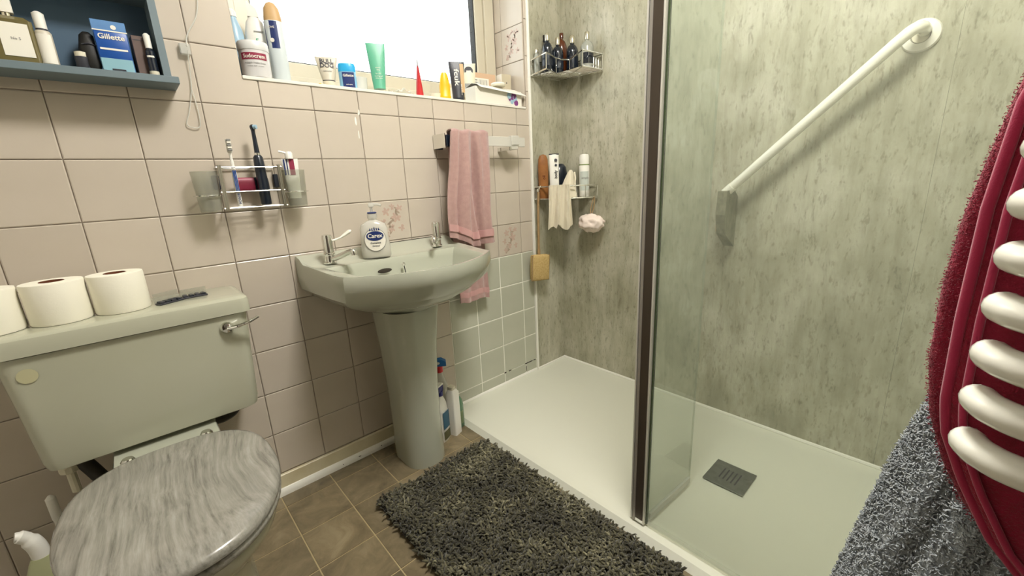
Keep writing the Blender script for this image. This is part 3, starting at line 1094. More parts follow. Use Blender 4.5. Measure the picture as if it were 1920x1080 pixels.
# ------------------------------------------------------------------ wall shelf unit (upper left)
cb = thing('wall_shelf', 'blue-grey open wall shelf unit holding toiletries', 'shelf', (0, 0, 1.294))
CX0, CX1 = -.38, .237
bm = B(); box(bm, CX0 - .012, .250, -.100, -.001, 1.294, 1.310, .001, 1); obj('bottom_board', bm, 'blue_grey', cb)
bm = B(); box(bm, .222, .237, -.092, -.001, 1.310, 1.80); obj('side_panel', bm, 'blue_grey', cb, smooth=0)
bm = B(); box(bm, CX0, CX0 + .015, -.092, -.001, 1.310, 1.80); obj('side_panel', bm, 'blue_grey', cb, smooth=0)
bm = B(); box(bm, CX0 + .015, .222, -.008, -.001, 1.310, 1.80); obj('back_board', bm, 'blue_dark', cb, smooth=0)
bm = B(); box(bm, CX0 + .015, .222, -.090, -.008, 1.481, 1.496); obj('middle_shelf', bm, 'blue_grey', cb, smooth=0)
bm = B(); box(bm, CX0 - .012, .250, -.100, -.001, 1.80, 1.816, .001, 1); obj('top_board', bm, 'blue_grey', cb)

SZ = 1.3105
t = thing('perfume_bottle', 'olive glass perfume bottle with large cream label on the blue shelf', 'perfume bottle', (-.016, -.052, SZ), math.radians(3))
bm = B(); loft(bm, [rrect(0, 0, .034, .020, .006, z, 3) for z in (0, .004, .085)] + [rrect(0, 0, .026, .014, .006, .092, 3)])
obj('glass_body', bm, 'olive', t, local=True)
bm = B(); box(bm, -.018, .026, -.0212, -.0203, .014, .078); obj('paper_label', bm, 'card', t, local=True, smooth=0)
text('label_text', 'No 5', .007, flat_map(-.0216, .046, .004), 'greyprint', t)
bm = B(); lathe(bm, [(.0085, .091), (.0085, .100)], 14); obj('collar', bm, 'silver', t, local=True)
bm = B(); loft(bm, [rrect(0, 0, .0115, .010, .003, z, 3) for z in (.100, .138)]); obj('cap', bm, 'card', t, local=True)

t = thing('perfume_atomiser', 'slim frosted perfume bottle with white cap on the blue shelf', 'perfume bottle', (.031, -.060, SZ))
bm = B(); lathe(bm, [(.0125, 0), (.0135, .002), (.0135, .068), (.011, .072)], 20); obj('body', bm, 'stone', t, local=True)
bm = B(); patch(bm, .0135, -PI * .9, -PI * .2, .006, .064); obj('label_wrap', bm, 'card', t, local=True)
bm = B(); lathe(bm, [(.0095, .071), (.0095, .076)], 16); obj('collar', bm, 'charcoal', t, local=True)
bm = B(); lathe(bm, [(.0095, .076), (.0095, .106), (.004, .110)], 16); obj('cap', bm, 'white', t, local=True)

t = thing('small_jar', 'tiny grey jar with pale lid beside the black pouch', 'jar', (.082, -.062, SZ))
bm = B(); lathe(bm, [(.011, 0), (.012, .002), (.012, .028)], 16); obj('body', bm, 'charcoal', t, local=True)
bm = B(); lathe(bm, [(.0105, .028), (.0105, .038), (.004, .040)], 16); obj('lid', bm, 'cream_p', t, local=True)

t = thing('black_pouch', 'soft black pouch squeezed beside the blue razor pack', 'pouch', (.100, -.045, SZ))
bm = B(); loft(bm, oval_rings([(.016, .02, 0), (.020, .026, .012), (.019, .024, .05), (.013, .016, .078), (.006, .006, .086)], 20, 2.4)); obj('fabric', bm, 'black', t, local=True)
bm = B(); tube(bm, [(-.012, -.022, .055), (0, -.024, .058), (.013, -.021, .055)], .0015, 6); obj('zip', bm, 'charcoal', t, local=True)

t = thing('razor_blade_pack', 'blue hanging card pack of razor blades on the wall shelf', 'razor pack', (.142, -.062, SZ))
bm = B(); box(bm, -.030, .030, -.004, .004, 0, .112, .001, 1); obj('card_back', bm, M('mid_blue_card', '#5a86b8', .45), t, local=True)
bm = B(); box(bm, -.029, .029, -.016, -.004, .024, .088, .003, 2); obj('blister', bm, 'blue', t, local=True)
bm = B(); box(bm, -.030, .030, -.0165, -.0160, .086, .0885); obj('white_line', bm, 'card', t, local=True, smooth=0)
bm = B(); box(bm, -.024, .024, -.0168, -.0162, .047, .051); obj('white_line', bm, 'card', t, local=True, smooth=0)
bm = B(); box(bm, -.028, .028, -.0165, -.004, .001, .030, .001, 1); obj('pale_band', bm, M('aqua_card', '#86b0bd', .45), t, local=True)
bm = B(); box(bm, -.012, .012, -.0172, -.0164, .004, .0075); obj('print_bar', bm, 'charcoal', t, local=True, smooth=0)
bm = B(); lathe(bm, [(.005, 0), (.005, .0008)], 12)
hh = obj('hang_hole', bm, 'card', t, local=True); hh.location = (0.008, -.0042, .099); hh.rotation_euler = (PI / 2, 0, 0)
text('label_text', 'Gillette', .0155, flat_map(-.0169, .070), 'card', t)

t = thing('brown_carton', 'slim brown carton between blue razor pack and white-capped bottle', 'box', (.189, -.052, SZ), math.radians(4))
bm = B(); box(bm, -.0125, .0125, -.018, .018, 0, .088, .0008, 1); obj('carton', bm, 'brown_box', t, local=True)
bm = B(); box(bm, -.011, .011, -.0184, -.018, .078, .0795); obj('flap_line', bm, 'charcoal', t, local=True, smooth=0)

t = thing('serum_bottle', 'small dark bottle with white cap at the right end of the shelf', 'bottle', (.2065, -.078, SZ))
bm = B(); lathe(bm, [(.0085, 0), (.0095, .002), (.0095, .010)], 18); obj('base', bm, 'cream_p', t, local=True)
bm = B(); lathe(bm, [(.0094, .010), (.0094, .054), (.006, .058), (.006, .062)], 18); obj('body', bm, 'navy', t, local=True)
bm = B(); patch(bm, .0094, -PI * .8, -PI * .3, .040, .044); obj('label_line', bm, 'card', t, local=True)
bm = B(); lathe(bm, [(.0068, .061), (.0068, .090), (.003, .094)], 16); obj('cap', bm, 'white', t, local=True)

# ------------------------------------------------------------------ blind cord and cleat
bc = thing('blind_cord', 'white blind cord with clear wall cleat left of the window', 'cord', (.29, 0, 1.40))
bm = B(); box(bm, .276, .299, -.016, -.0005, 1.385, 1.412, .002, 1); obj('cleat', bm, 'frost', bc)
bm = B(); tube(bm, curve_pts([(.345, -.03, 1.95), (.350, -.012, 1.70), (.343, -.006, 1.56), (.331, -.006, 1.49), (.300, -.008, 1.435), (.292, -.017, 1.405)], 6), .0018, 6); obj('cord', bm, 'frost', bc)
bm = B(); tube(bm, curve_pts([(.292, -.017, 1.395), (.288, -.008, 1.34), (.283, -.006, 1.300), (.268, -.006, 1.245), (.256, -.006, 1.212), (.268, -.006, 1.203), (.284, -.006, 1.206), (.288, -.006, 1.235), (.286, -.006, 1.28), (.283, -.006, 1.302)], 5), .0014, 6); obj('cord_loop', bm, 'frost', bc)

# ------------------------------------------------------------------ toothbrush holder
th = thing('toothbrush_holder', 'chrome wire toothbrush holder with frosted cups on the tiled wall', 'toothbrush holder', (.37, 0, .98))
bm = B()
ya, yb = -.072, -.008
HX0, HX1 = .296, .448
for z in (1.094, 1.027, .982):
    x0 = .300 + (.982 - z) * 0.0
    tube(bm, [(HX0 - .006, ya, z), (HX1 + .006, ya, z)], .0022, 8)
for z in (1.094, .982):
    for x in (HX0, HX1):
        tube(bm, [(x, ya, z), (x, yb, z)], .0022, 8)
    tube(bm, [(HX0, yb, z), (HX1, yb, z)], .0022, 8)
for x in (HX0, HX0 + .004, HX1, HX1 - .004):
    tube(bm, [(x, ya - .002, .978), (x, ya - .002, 1.100)], .0026, 8)
for y in (-.055, -.040, -.024):
    tube(bm, [(HX0, y, .982), (HX1, y, .982)], .0014, 6)
obj('wire_frame', bm, M('worn_chrome_wire', '#b9b5aa', .3, .9), th)
for cx_ in (.264, .492):
    bm = B()
    tube(bm, [(cx_ + .034 * math.cos(a), -.045 + .034 * math.sin(a), 1.020) for a in np.linspace(0, 2 * PI, 29)[:-1]], .0019, 6, True)
    obj('cup_ring', bm, 'chrome', th)
for xa, xb in ((HX0 - .012, HX0 + .006), (HX1 - .006, HX1 + .008)):
    bm = B(); box(bm, xa, xb, -.012, -.001, 1.035, 1.075, .002, 1); obj('wall_bracket', bm, 'navy', th)
def cup(x, label):
    o = B()
    n = 30
    prof = [(.024, .975), (.026, .976), (.032, 1.085), (.0305, 1.085), (.0248, .979), (.001, .979)]
    rings = [[(x + q * math.cos(2 * PI * i / n), -.045 + q * math.sin(2 * PI * i / n), z) for i in range(n)] for q, z in prof]
    loft(o, rings)
    return tag(obj('tumbler', o, 'smokeclear'), label, 'tumbler', 'tumblers in the toothbrush holder')
cup(.264, 'empty frosted tumbler at the left end of the toothbrush holder')
cup(.492, 'frosted tumbler holding the toothpaste tube')

tbm = thing('manual_toothbrush', 'white toothbrush with blue striped grip in the wire holder', 'toothbrush', (.332, -.064, .986))
bm = B()
tube(bm, curve_pts([(0, 0, 0), (0, .001, .03), (0, .002, .07), (.001, .003, .10), (.001, .006, .13), (.001, .006, .148)], 4), [.0058] * 8 + [.0062] * 4 + [.0045] * 4 + [.0036] * 5, 10)
obj('handle', bm, 'white', tbm, local=True)
bm = B(); box(bm, -.0055, .0075, .003, .0075, .148, .184, .002, 2); obj('head', bm, 'white', tbm, local=True)
for k, z in enumerate((.152, .158, .165, .172, .178)):
    bm = B(); box(bm, -.004, .006, -.007, .003, z, z + .005, .0006, 1)
    obj('bristles', bm, 'greyprint' if k % 2 == 0 else 'card', tbm, local=True)
for k in (-1, 0, 1):
    bm = B(); tube(bm, [(.0035 * k, -.0052, .042), (.0033 * k, -.0048, .07), (.003 * k, -.0042, .100)], .0011, 6)
    obj('grip_stripe', bm, 'blue', tbm, local=True)
text('handle_text', 'REACH', .009, lambda u, v: (.003 - v, -.0064, .022 - u), 'navy2', tbm)

te = thing('electric_toothbrush', 'dark navy electric toothbrush standing in the wire holder', 'toothbrush', (.402, -.050, .986))
bm = B()
lathe(bm, [(.0125, 0), (.0142, .004), (.0145, .06), (.0140, .11), (.0125, .136), (.0085, .142)], 24); obj('handle', bm, 'navy', te, local=True)
bm = B(); lathe(bm, [(.0080, .142), (.0082, .148)], 20); obj('silver_ring', bm, 'chrome', te, local=True)
bm = B(); lathe(bm, [(.0070, .148), (.0060, .17), (.0050, .205), (.0055, .212), (.0068, .216), (.0068, .222), (.003, .226)], 18); obj('brush_neck', bm, 'navy', te, local=True)
bm = B(); lathe(bm, [(.0062, 0), (.0062, .008), (.001, .0085)], 14)
br = obj('bristle_head', bm, 'paleblue', te, local=True); br.location = (.002, -.005, .219); br.rotation_euler = (PI / 2, 0, math.radians(50))

tp = thing('toothpaste_tube', 'white, navy and red striped toothpaste tube standing in tumbler', 'toothpaste', (.487, -.045, 1.0), math.radians(-15))
bm = B(); crimped(bm, .034, .022, .046, .118, .0); obj('tube', bm, 'white', tp, local=True)
for (xa, xb, mm) in ((-.020, -.0155, 'navy2'), (-.011, -.008, 'navy2'), (-.003, .0125, 'maroon')):
    bm = B(); sheet(bm, [[(xa * .9, crimp_y(.034, .022, .118, 0, z) - .0012, z), (xb * .9, crimp_y(.034, .022, .118, 0, z) - .0012, z)] for z in (.07, .09, .105, .117)])
    obj('stripe', bm, mm, tp, local=True)
bm = B(); lathe(bm, [(.011, .118), (.011, .134), (.008, .139)], 16)
tube(bm, [(-.006, -.003, .134), (-.018, -.005, .138), (-.026, -.006, .139)], .003, 8)
obj('flip_cap', bm, 'white', tp, local=True)
tp2 = thing('flattened_paste_tube', 'red and navy toothpaste tube lying flat across the wire holder', 'toothpaste', (.375, -.028, 1.047))
bm = B(); loft(bm, [[(x, .008 * w * math.cos(a), .020 * math.sin(a)) for a in np.linspace(0, 2 * PI, 19)[:-1]] for x, w in ((-.042, 1), (-.02, .95), (.01, .8))])
obj('tube_front', bm, 'maroon', tp2, local=True)
bm = B(); loft(bm, [[(x, .008 * w * math.cos(a), (.020 - .004 * (x > .03)) * math.sin(a)) for a in np.linspace(0, 2 * PI, 19)[:-1]] for x, w in ((.0105, .8), (.03, .6), (.048, .2))])
obj('tube_end', bm, 'navy', tp2, local=True)

# ------------------------------------------------------------------ towel rail and pink towel
trl = thing('towel_rail', 'flat clear acrylic towel rail with chrome brackets by the shower', 'towel rail', (1.25, 0, 1.18))
bm = B(); box(bm, 1.040, 1.078, -.010, -.0005, 1.155, 1.210, .002, 1); box(bm, 1.046, 1.072, -.082, -.008, 1.160, 1.204, .003, 1); obj('bracket', bm, 'navy', trl)
bm = B(); box(bm, 1.036, 1.041, -.084, -.002, 1.156, 1.209, .001, 1); obj('bracket_plate', bm, 'chrome', trl)
bm = B(); box(bm, 1.380, 1.425, -.082, -.0005, 1.154, 1.168, .002, 1); box(bm, 1.385, 1.432, -.086, -.060, 1.170, 1.212, .004, 1); obj('bracket', bm, 'frost', trl)
bm = B(); box(bm, 1.372, 1.384, -.083, -.0005, 1.150, 1.166, .001, 1); obj('bracket_chrome', bm, 'chrome', trl)
bm = B(); box(bm, 1.073, 1.472, -.079, -.069, 1.166, 1.206, .002, 1); obj('bar', bm, 'frost', trl)

tw = thing('hand_towel', 'dusty pink hand towel draped over the towel rail beside the basin', 'towel', (1.15, -.075, .52))
def towel_layer(zb, ybase, amp, xl_top, xr_top, xl_bot, xr_bot, ph, nx=46, nz=60, ztop_=1.214):
    g = []
    for j in range(nz + 1):
        t = j / nz
        z_row = t
        xl = xl_top + (xl_bot - xl_top) * t ** .8
        xr = xr_top + (xr_bot - xr_top) * t ** .8
        row = []
        for i in range(nx + 1):
            s_ = i / nx
            f = (.18 + .82 * min(1, t * 2.2))
            fold = amp * f * (math.sin(s_ * 13.5 + ph + .6 * t) * .6 + .55 * math.sin(s_ * 25 + 2.1 * ph + 1.2 * t))
            deep = -amp * 1.9 * f * (math.exp(-((s_ - .56 - .10 * t) / .05) ** 2) + .6 * math.exp(-((s_ - .22 + .05 * t) / .04) ** 2))
            zbb = zb + (.046 * max(0, 1 - s_ / .38) ** .6 if ybase < -.075 else 0)
            z = ztop_ + (zbb - ztop_) * t
            row.append((xl + (xr - xl) * s_ + .006 * math.sin(6 * t + ph) * f, ybase + fold - deep * (1 if ybase < -.075 else 0), z + .004 * math.sin(s_ * 9 + ph) * t))
        g.append(row)
    return g
front = towel_layer(.765, -.112, .020, 1.052, 1.232, 1.018, 1.252, .4)
back = towel_layer(.512, -.045, .006, 1.074, 1.238, 1.070, 1.232, 1.6)
# rows over the bar
top_rows = []
for k in range(1, 8):
    a = PI * k / 8
    row = []
    for i in range(47):
        p, q = front[0][i], back[0][i]
        row.append((p[0] + (q[0] - p[0]) * k / 8, p[1] + (q[1] - p[1]) * (1 - math.cos(a)) / 2, p[2] + .011 * math.sin(a) + .003 * math.sin(i * .35)))
    top_rows.append(row)
bm = B(); sheet(bm, front[::-1] + top_rows + back, .0045)
obj('cloth', bm, 'pinkcloth', tw, smooth=80)
bm = B()
sheet(bm, [[(p[0], p[1] - .0035, p[2]) for p in front[j]] for j in (52, 54, 56)], .002)
obj('woven_band', bm, M('pink_woven_band', '#c79b98', .8, bump=(900, .3, .001)), tw, smooth=80)
bm = B()
sheet(bm, [[(p[0], p[1] - .0035, p[2]) for p in back[j]] for j in (56, 57, 58)], .002)
obj('woven_band', bm, bpy.data.materials['pink_woven_band'], tw, smooth=80)

# ------------------------------------------------------------------ grab bar
gb = thing('grab_bar', 'white diagonal grab bar fixed to the concrete-effect shower wall', 'grab rail', (RX, -1.08, 1.15))
A, Z_ = Vector((1.735, -.862, .945)), Vector((1.741, -1.290, 1.357))
d = (Z_ - A).normalized()
pts = [A - d * .012, A, A + d * .02] + [A + (Z_ - A) * k / 10 for k in range(1, 10)] + curve_pts([Z_ - d * .02, Z_ + Vector((.006, -.014, .012)), Z_ + Vector((.025, -.030, .018)), Z_ + Vector((.058, -.035, .015))], 5)
bm = B(); tube(bm, pts, .0155, 18); obj('rail', bm, 'white_gloss', gb)
bm = B(); tube(bm, [A - d * .014, A + d * .03], .0175, 18); obj('end_sleeve', bm, 'white_gloss', gb)
bm = B(); n = 36
prof = [(.020, .004), (.022, .014), (.030, .013), (.040, .009), (.043, 0), (.020, 0)]
rings = [[(q * math.cos(2 * PI * i / n), q * math.sin(2 * PI * i / n), z) for i in range(n)] for q, z in prof]
loft(bm, rings + [rings[0]], True, False, False)
fo = obj('flange', bm, 'white_gloss', gb); fo.location = (RX, -1.318, 1.362); fo.rotation_euler = (0, -PI / 2, 0)
bm = B(); lathe(bm, [(.019, 0), (.019, .006)], 20)
fo = obj('flange_core', bm, 'cream_p', gb); fo.location = (RX, -1.318, 1.362); fo.rotation_euler = (0, -PI / 2, 0)
bm = B()
ring = [(1.700, .950), (1.694, .865), (1.712, .795), (1.735, .778), (RX, .735), (RX, .925), (1.76, .958)]
loft(bm, [[(x, -.880, z) for x, z in ring], [(x + (.012 if x < 1.75 else 0), -.842, z) for x, z in ring]])
obj('mounting_block', bm, M('dark_mottled_block', '#6f6e58', .5, var=('#8f8d76', 45)), gb, smooth=0)
bm = B(); tube(bm, [(1.728, -.838, .890), (1.735, -.838, .80)], .003, 8); obj('block_edging', bm, 'tan', gb)

# ------------------------------------------------------------------ shower corner caddies
def caddy(name, label, z0, zt, outline, wall_pts):
    t = thing(name, label, 'shower caddy', (1.7, -.1, z0))
    for z, nm, r in ((z0, 'base_rail', .0034), (zt, 'top_rail', .0034)):
        bm = B()
        tube(bm, [(x, y, z) for x, y in outline], r, 8)
        obj(nm, bm, 'chrome', t)
    bm = B()
    tube(bm, [(x, y, zt) for x, y in wall_pts], .0025, 8)
    tube(bm, [(x, y, z0) for x, y in wall_pts], .0025, 8)
    obj('wall_rail', bm, 'chrome', t)
    for x, y in outline + wall_pts[1:-1]:
        bm = B(); tube(bm, [(x, y, z0), (x, y, zt)], .0023, 8); obj('upright', bm, 'chrome', t)
    for k in range(1, 20):
        f = k / 20
        x = 1.60 + .19 * f
        # floor wires run parallel to the shower side wall
        ys = []
        P_ = list(outline)
        for (xa, y_a), (xb, y_b) in zip(P_, P_[1:]):
            if (xa - x) * (xb - x) <= 0 and xa != xb:
                ys.append(y_a + (y_b - y_a) * (x - xa) / (xb - xa))
        if ys:
            bm = B(); tube(bm, [(x, -.014, z0), (x, min(ys), z0)], .0016, 6); obj('floor_wire', bm, 'chrome', t)
    return t
UZ = 1.487
up_out = [(1.592, -.014), (1.557, -.14), (1.66, -.105), (1.70, -.10), (1.737, -.122), (1.662, -.255), (1.795, -.262)]
cd1 = caddy('shower_caddy', 'chrome wire corner caddy crowded with dark bottles, high in the shower', UZ, 1.55, up_out, [(1.592, -.014), (1.796, -.014), (1.796, -.262)])
for k in range(3):
    bm = B(); tube(bm, [(1.735 + .018 * k, -.259, UZ), (1.735 + .018 * k, -.259, 1.53)], .0022, 6); obj('upright', bm, 'chrome', cd1)

def flask(name, loc, label, h, r, capr, caph, body, capm, group='bottles in the upper shower caddy', band=None):
    t = thing(name, label, 'bottle', loc, random.uniform(-.4, .4), group)
    bm = B()
    lathe(bm, [(r * .9, 0), (r, .004), (r, h * .72), (r * .93, h * .80), (r * .68, h * .90), (capr * .8, h * .955), (capr * .8, h)], 22)
    obj('body', bm, body, t, local=True)
    bm = B(); lathe(bm, [(capr, h - .001), (capr, h - .001 + caph * .93), (capr * .85, h + caph)], 18)
    obj('cap', bm, capm, t, local=True)
    if band:
        bm = B(); patch(bm, r, -PI * 1.1, -PI * .1, h * .2, h * .55); obj('label_wrap', bm, band, t, local=True)
    return t
UB = UZ + .0022
flask('shower_bottle', (1.607, -.036, UB), 'small grey-green bottle at the left end of the upper caddy', .088, .013, .009, .018, 'smoke', 'silver')
flask('shower_bottle', (1.625, -.085, UB), 'dark bottle with silver cap second from left in the upper caddy', .130, .025, .0105, .028, 'dark_bottle', 'silver', band='navy')
flask('shower_bottle', (1.667, -.037, UB), 'dark bottle with black cap behind the front row of the upper caddy', .145, .020, .012, .026, 'dark_bottle', 'black')
flask('shower_bottle', (1.705, -.077, UB), 'dark bottle with brass-toned cap in the middle of the upper caddy', .128, .0265, .0105, .030, 'dark_bottle', 'silver', band='navy')
flask('shower_bottle', (1.763, -.116, UB), 'dark bottle with tall silver cap in front of the amber bottle', .135, .0275, .012, .030, 'dark_bottle', 'silver', band='navy')
flask('shower_bottle', (1.770, -.045, UB), 'amber brown bottle at the back of the upper caddy', .175, .026, .010, .020, 'amber', 'amber')
flask('shower_bottle', (1.758, -.205, UB), 'smoky bottle with silver cap at the right end of the upper caddy', .128, .029, .011, .030, 'smoke', 'silver', band='dark_bottle')

LZ = .927
lo_out = [(1.592, -.014), (1.600, -.10), (1.655, -.165), (1.72, -.225), (1.795, -.240)]
caddy('shower_caddy', 'wire corner caddy with cloths and a spray can, low in the shower', LZ, .985, lo_out, [(1.592, -.014), (1.796, -.014), (1.796, -.240)])
LB = LZ + .0022
t = thing('shampoo_bottle', 'orange-brown bottle at the left of the lower shower caddy', 'bottle', (1.622, -.045, LB), math.radians(-30))
bm = B(); loft(bm, oval_rings([(.022, .016, 0), (.024, .018, .004), (.025, .018, .15), (.023, .016, .185), (.016, .012, .202), (.006, .006, .207)], 24, 2.6)); obj('body', bm, 'orange', t, local=True)
text('label_text', 'oil', .02, lambda u, v: (.004 - v, -.0185, .10 + u), 'amber', t)
bm = B(); lathe(bm, [(.013, -.001), (.015, .006), (.015, .012)], 18); obj('cap', bm, 'amber', t, local=True)
t = thing('body_wash_tube', 'white tube with black lettering standing in the lower caddy', 'tube', (1.660, -.082, LB), math.radians(-34))
bm = B(); loft(bm, oval_rings([(.020, .016, .02), (.023, .018, .026), (.0235, .014, .12), (.024, .006, .195), (.024, .003, .207)], 24, 2.4)); obj('body', bm, 'white', t, local=True)
bm = B(); lathe(bm, [(.019, 0), (.020, .018), (.018, .0205)], 20); obj('cap', bm, 'charcoal', t, local=True)
bm = B(); box(bm, -.0242, .0242, -.0034, .0034, .203, .2085, .0005, 1); obj('crimp', bm, 'charcoal', t, local=True)
for z, r in ((.178, .0075), (.155, .006)):
    bm = B(); lathe(bm, [(r, 0), (r, .0005)], 14); o = obj('print_dot', bm, 'charcoal', t, local=True); o.location = (.006, -.0125, z); o.rotation_euler = (PI / 2 - .12, 0, 0)
text('label_text', 'body', .019, lambda u, v: (.010 - v, -.0175 + .02 * (.11 + u - .08), .112 + u), 'charcoal', t)
t = thing('shampoo_bottle', 'squat black bottle behind the cream flannel in the lower caddy', 'bottle', (1.735, -.060, LB))
bm = B(); loft(bm, oval_rings([(.034, .022, 0), (.037, .025, .006), (.037, .025, .11), (.030, .021, .145), (.016, .013, .160), (.008, .008, .163)], 24, 2.4)); obj('body', bm, 'navy', t, local=True)
bm = B(); patch(bm, .037, -PI * .75, -PI * .3, .05, .09, sy=.68); obj('label_wrap', bm, 'charcoal', t, local=True)
t = thing('spray_can', 'white spray can with a green stripe in the lower shower caddy', 'spray can', (1.774, -.176, LB), math.radians(-40))
bm = B(); lathe(bm, [(.0235, 0), (.025, .003), (.025, .145), (.022, .152)], 24); obj('can', bm, 'white', t, local=True)
bm = B(); lathe(bm, [(.024, .152), (.024, .188), (.020, .199), (.006, .201)], 24); obj('cap', bm, 'white', t, local=True)
bm = B(); patch(bm, .0250, -PI * 1.2, 0, .149, .1535, off=-.0005); obj('green_stripe', bm, 'leaf', t, local=True)
bm = B(); patch(bm, .0250, -PI * .85, -PI * .25, .03, .12); obj('label_wrap', bm, M('pale_grey_print', '#c6cdc6', .5), t, local=True)
text('label_text', 'simple', .014, cyl_map(.0250, .085, -PI / 2, .0011), 'greyprint', t)

def cloth_blob(name, label, grid, mat='clothm', th=.003):
    t = thing(name, label, 'flannel', grid[0][0])
    bm = B(); sheet(bm, grid, th)
    obj('cloth', bm, mat, t, smooth=80)
    return t
# flannel draped over the caddy front
g = []
for j in range(25):
    t_ = j / 24
    row = []
    for i in range(27):
        s_ = i / 26
        bx_, by_ = 1.598 + (1.664 - 1.598) * s_, -.105 - (.175 - .105) * s_
        w = 1 + .25 * t_
        cx_, cy_ = 1.631, -.140
        x, y = cx_ + (bx_ - cx_) * w, cy_ + (by_ - cy_) * w
        f = .010 * (0.3 + t_) * math.sin(s_ * 17 + 1.5 * t_) + .006 * math.sin(s_ * 31 + 3 * t_)
        zb = .80 + .02 * math.sin(s_ * 6 + .4) - (.025 if s_ < .35 else 0)
        z = .992 + (zb - .992) * t_
        row.append((x - .7 * f - .004, y - .7 * f - .006, z))
    g.append(row)
cloth_blob('flannel', 'cream flannel hanging over the front of the lower caddy', g)
# flannel bunched in the caddy
bm = B()
rings = []
rr = random.Random(4)
for k in range(9):
    t_ = k / 8
    ring = []
    for i in range(30):
        a = 2 * PI * i / 30
        r = (.044 * (1 - t_) ** .7 + .006) * (1 + .14 * math.sin(a * 3 + 3 * t_) + .08 * math.sin(a * 7 - 2 * t_))
        ring.append((1.702 + r * math.cos(a) + .016 * t_, -.138 + .8 * r * math.sin(a), LB + .002 + .128 * t_))
    rings.append(ring)
loft(bm, rings)
fl2 = thing('flannel', 'cream flannel bunched up inside the lower caddy', 'flannel', (1.722, -.142, LB))
obj('cloth', bm, 'clothm', fl2, smooth=80)
bm = B(); tube(bm, curve_pts([(1.70, -.176, LB + .06), (1.708, -.174, LB + .09), (1.722, -.158, LB + .118)], 5), .004, 8); obj('hem', bm, 'clothm', fl2)

# back brush with loofah pad
bh = thing('back_brush', 'wooden back brush with square straw loofah pad hanging below the caddy', 'back brush', (1.575, -.05, .52))
bm = B(); tube(bm, curve_pts([(1.590, -.040, .962), (1.584, -.042, .90), (1.578, -.045, .80), (1.574, -.047, .69), (1.572, -.048, .655)], 5), [.0055] * 5 + [.006] * 11 + [.008] * 5, 10); obj('handle', bm, 'wood', bh)
bm = B(); tube(bm, curve_pts([(1.590, -.040, .955), (1.582, -.052, .975), (1.596, -.05, .99), (1.594, -.032, .975), (1.588, -.042, .955)], 4), .0018, 6); obj('hanging_cord', bm, 'cream_p', bh)
bm = B(); box(bm, -.050, .050, -.017, .022, -.066, .066, .012, 3)
pd = obj('loofah_pad', bm, 'loofah', bh); pd.location = (1.570, -.056, .590); pd.rotation_euler = (0, math.radians(3), math.radians(-14))
bm = B(); tube(bm, [(-.049, -.006, -.063), (.049, -.006, -.063), (.049, -.006, .063), (-.049, -.006, .063)], .004, 6, True); obj('piping', bm, 'wood', pd, local=True)

# net puff
pf = thing('bath_puff', 'pale pink net bath puff hanging from the lower caddy', 'bath puff', (1.752, -.232, .81))
bm = B()
bmesh.ops.create_icosphere(bm, subdivisions=4, radius=1)
for v in bm.verts:
    p = v.co.copy()
    q = mnoise.noise(p * 2.5) * .22 + mnoise.noise(p * 9) * .07 + mnoise.noise(p * 22) * .06
    r = 1 + q
    v.co = Vector((p.x * .048 * r, p.y * .066 * r, p.z * .044 * r))
bmesh.ops.translate(bm, verts=bm.verts[:], vec=(1.748, -.240, .803))
obj('net', bm, 'puff', pf, smooth=180)
bm = B(); tube(bm, curve_pts([(1.750, -.232, .835), (1.762, -.228, .88), (1.775, -.236, .932), (1.768, -.240, .88), (1.752, -.234, .835)], 5), .0022, 6); obj('cord', bm, 'wood', pf)

# ------------------------------------------------------------------ window sill items
S0 = WZ0 + .0006
# cream tub
tt = thing('cream_tub', 'grey-white cream tub with a red label at the left of the sill', 'tub', (.462, .037, S0), math.radians(-14))
bm = B(); lathe(bm, [(.036, 0), (.038, .002), (.039, .012), (.0395, .074), (.038, .076)], 36); obj('tub', bm, M('pale_grey_plastic', '#d2d0cf', .35), tt, local=True)
bm = B(); lathe(bm, [(.0405, .074), (.0412, .077), (.0412, .094), (.039, .098), (.01, .099)], 36); obj('lid', bm, M('pale_lid', '#d8d8d6', .3), tt, local=True)
bm = B(); patch(bm, .0395, -PI * .80, -PI * .22, .047, .065); obj('red_label', bm, 'maroon', tt, local=True)
text('label_text', 'Sudocrem', .0145, cyl_map(.0395, .051, -PI * .5, .0014), 'card', tt)
text('label_text', 'Antiseptic Healing Cream', .0055, cyl_map(.0395, .036, -PI * .5, .001), 'greyprint', tt)
text('label_text', 'soothes  heals  protects', .0045, cyl_map(.0395, .028, -PI * .5, .001), 'greyprint', tt)

t = thing('spray_bottle', 'translucent pale blue bottle behind the cream tub', 'bottle', (.443, .128, S0))
bm = B(); lathe(bm, [(.023, 0), (.025, .004), (.025, .12), (.021, .155), (.011, .185), (.010, .192)], 24); obj('body', bm, 'paleblue', t, local=True)
bm = B(); lathe(bm, [(.012, .190), (.012, .205), (.005, .212)], 16); obj('cap', bm, 'white', t, local=True)
t = thing('pump_bottle', 'white bottle with small teal mark behind the cream tub lid', 'bottle', (.500, .118, S0), math.radians(-15))
bm = B(); loft(bm, oval_rings([(.030, .020, 0), (.032, .022, .004), (.032, .022, .145), (.024, .018, .18), (.014, .012, .195)], 24, 2.4)); obj('body', bm, 'white', t, local=True)
bm = B(); loft(bm, [[(x, y, z) for x, y in ((-.016, -.012), (.014, -.012), (.014, .012), (-.016, .012))] for z in (.195, .200)] + [[(x, y, .232 + (.006 if x < 0 else -.012)) for x, y in ((-.013, -.010), (.010, -.010), (.010, .010), (-.013, .010))]]); obj('trigger_head', bm, 'white', t, local=True)
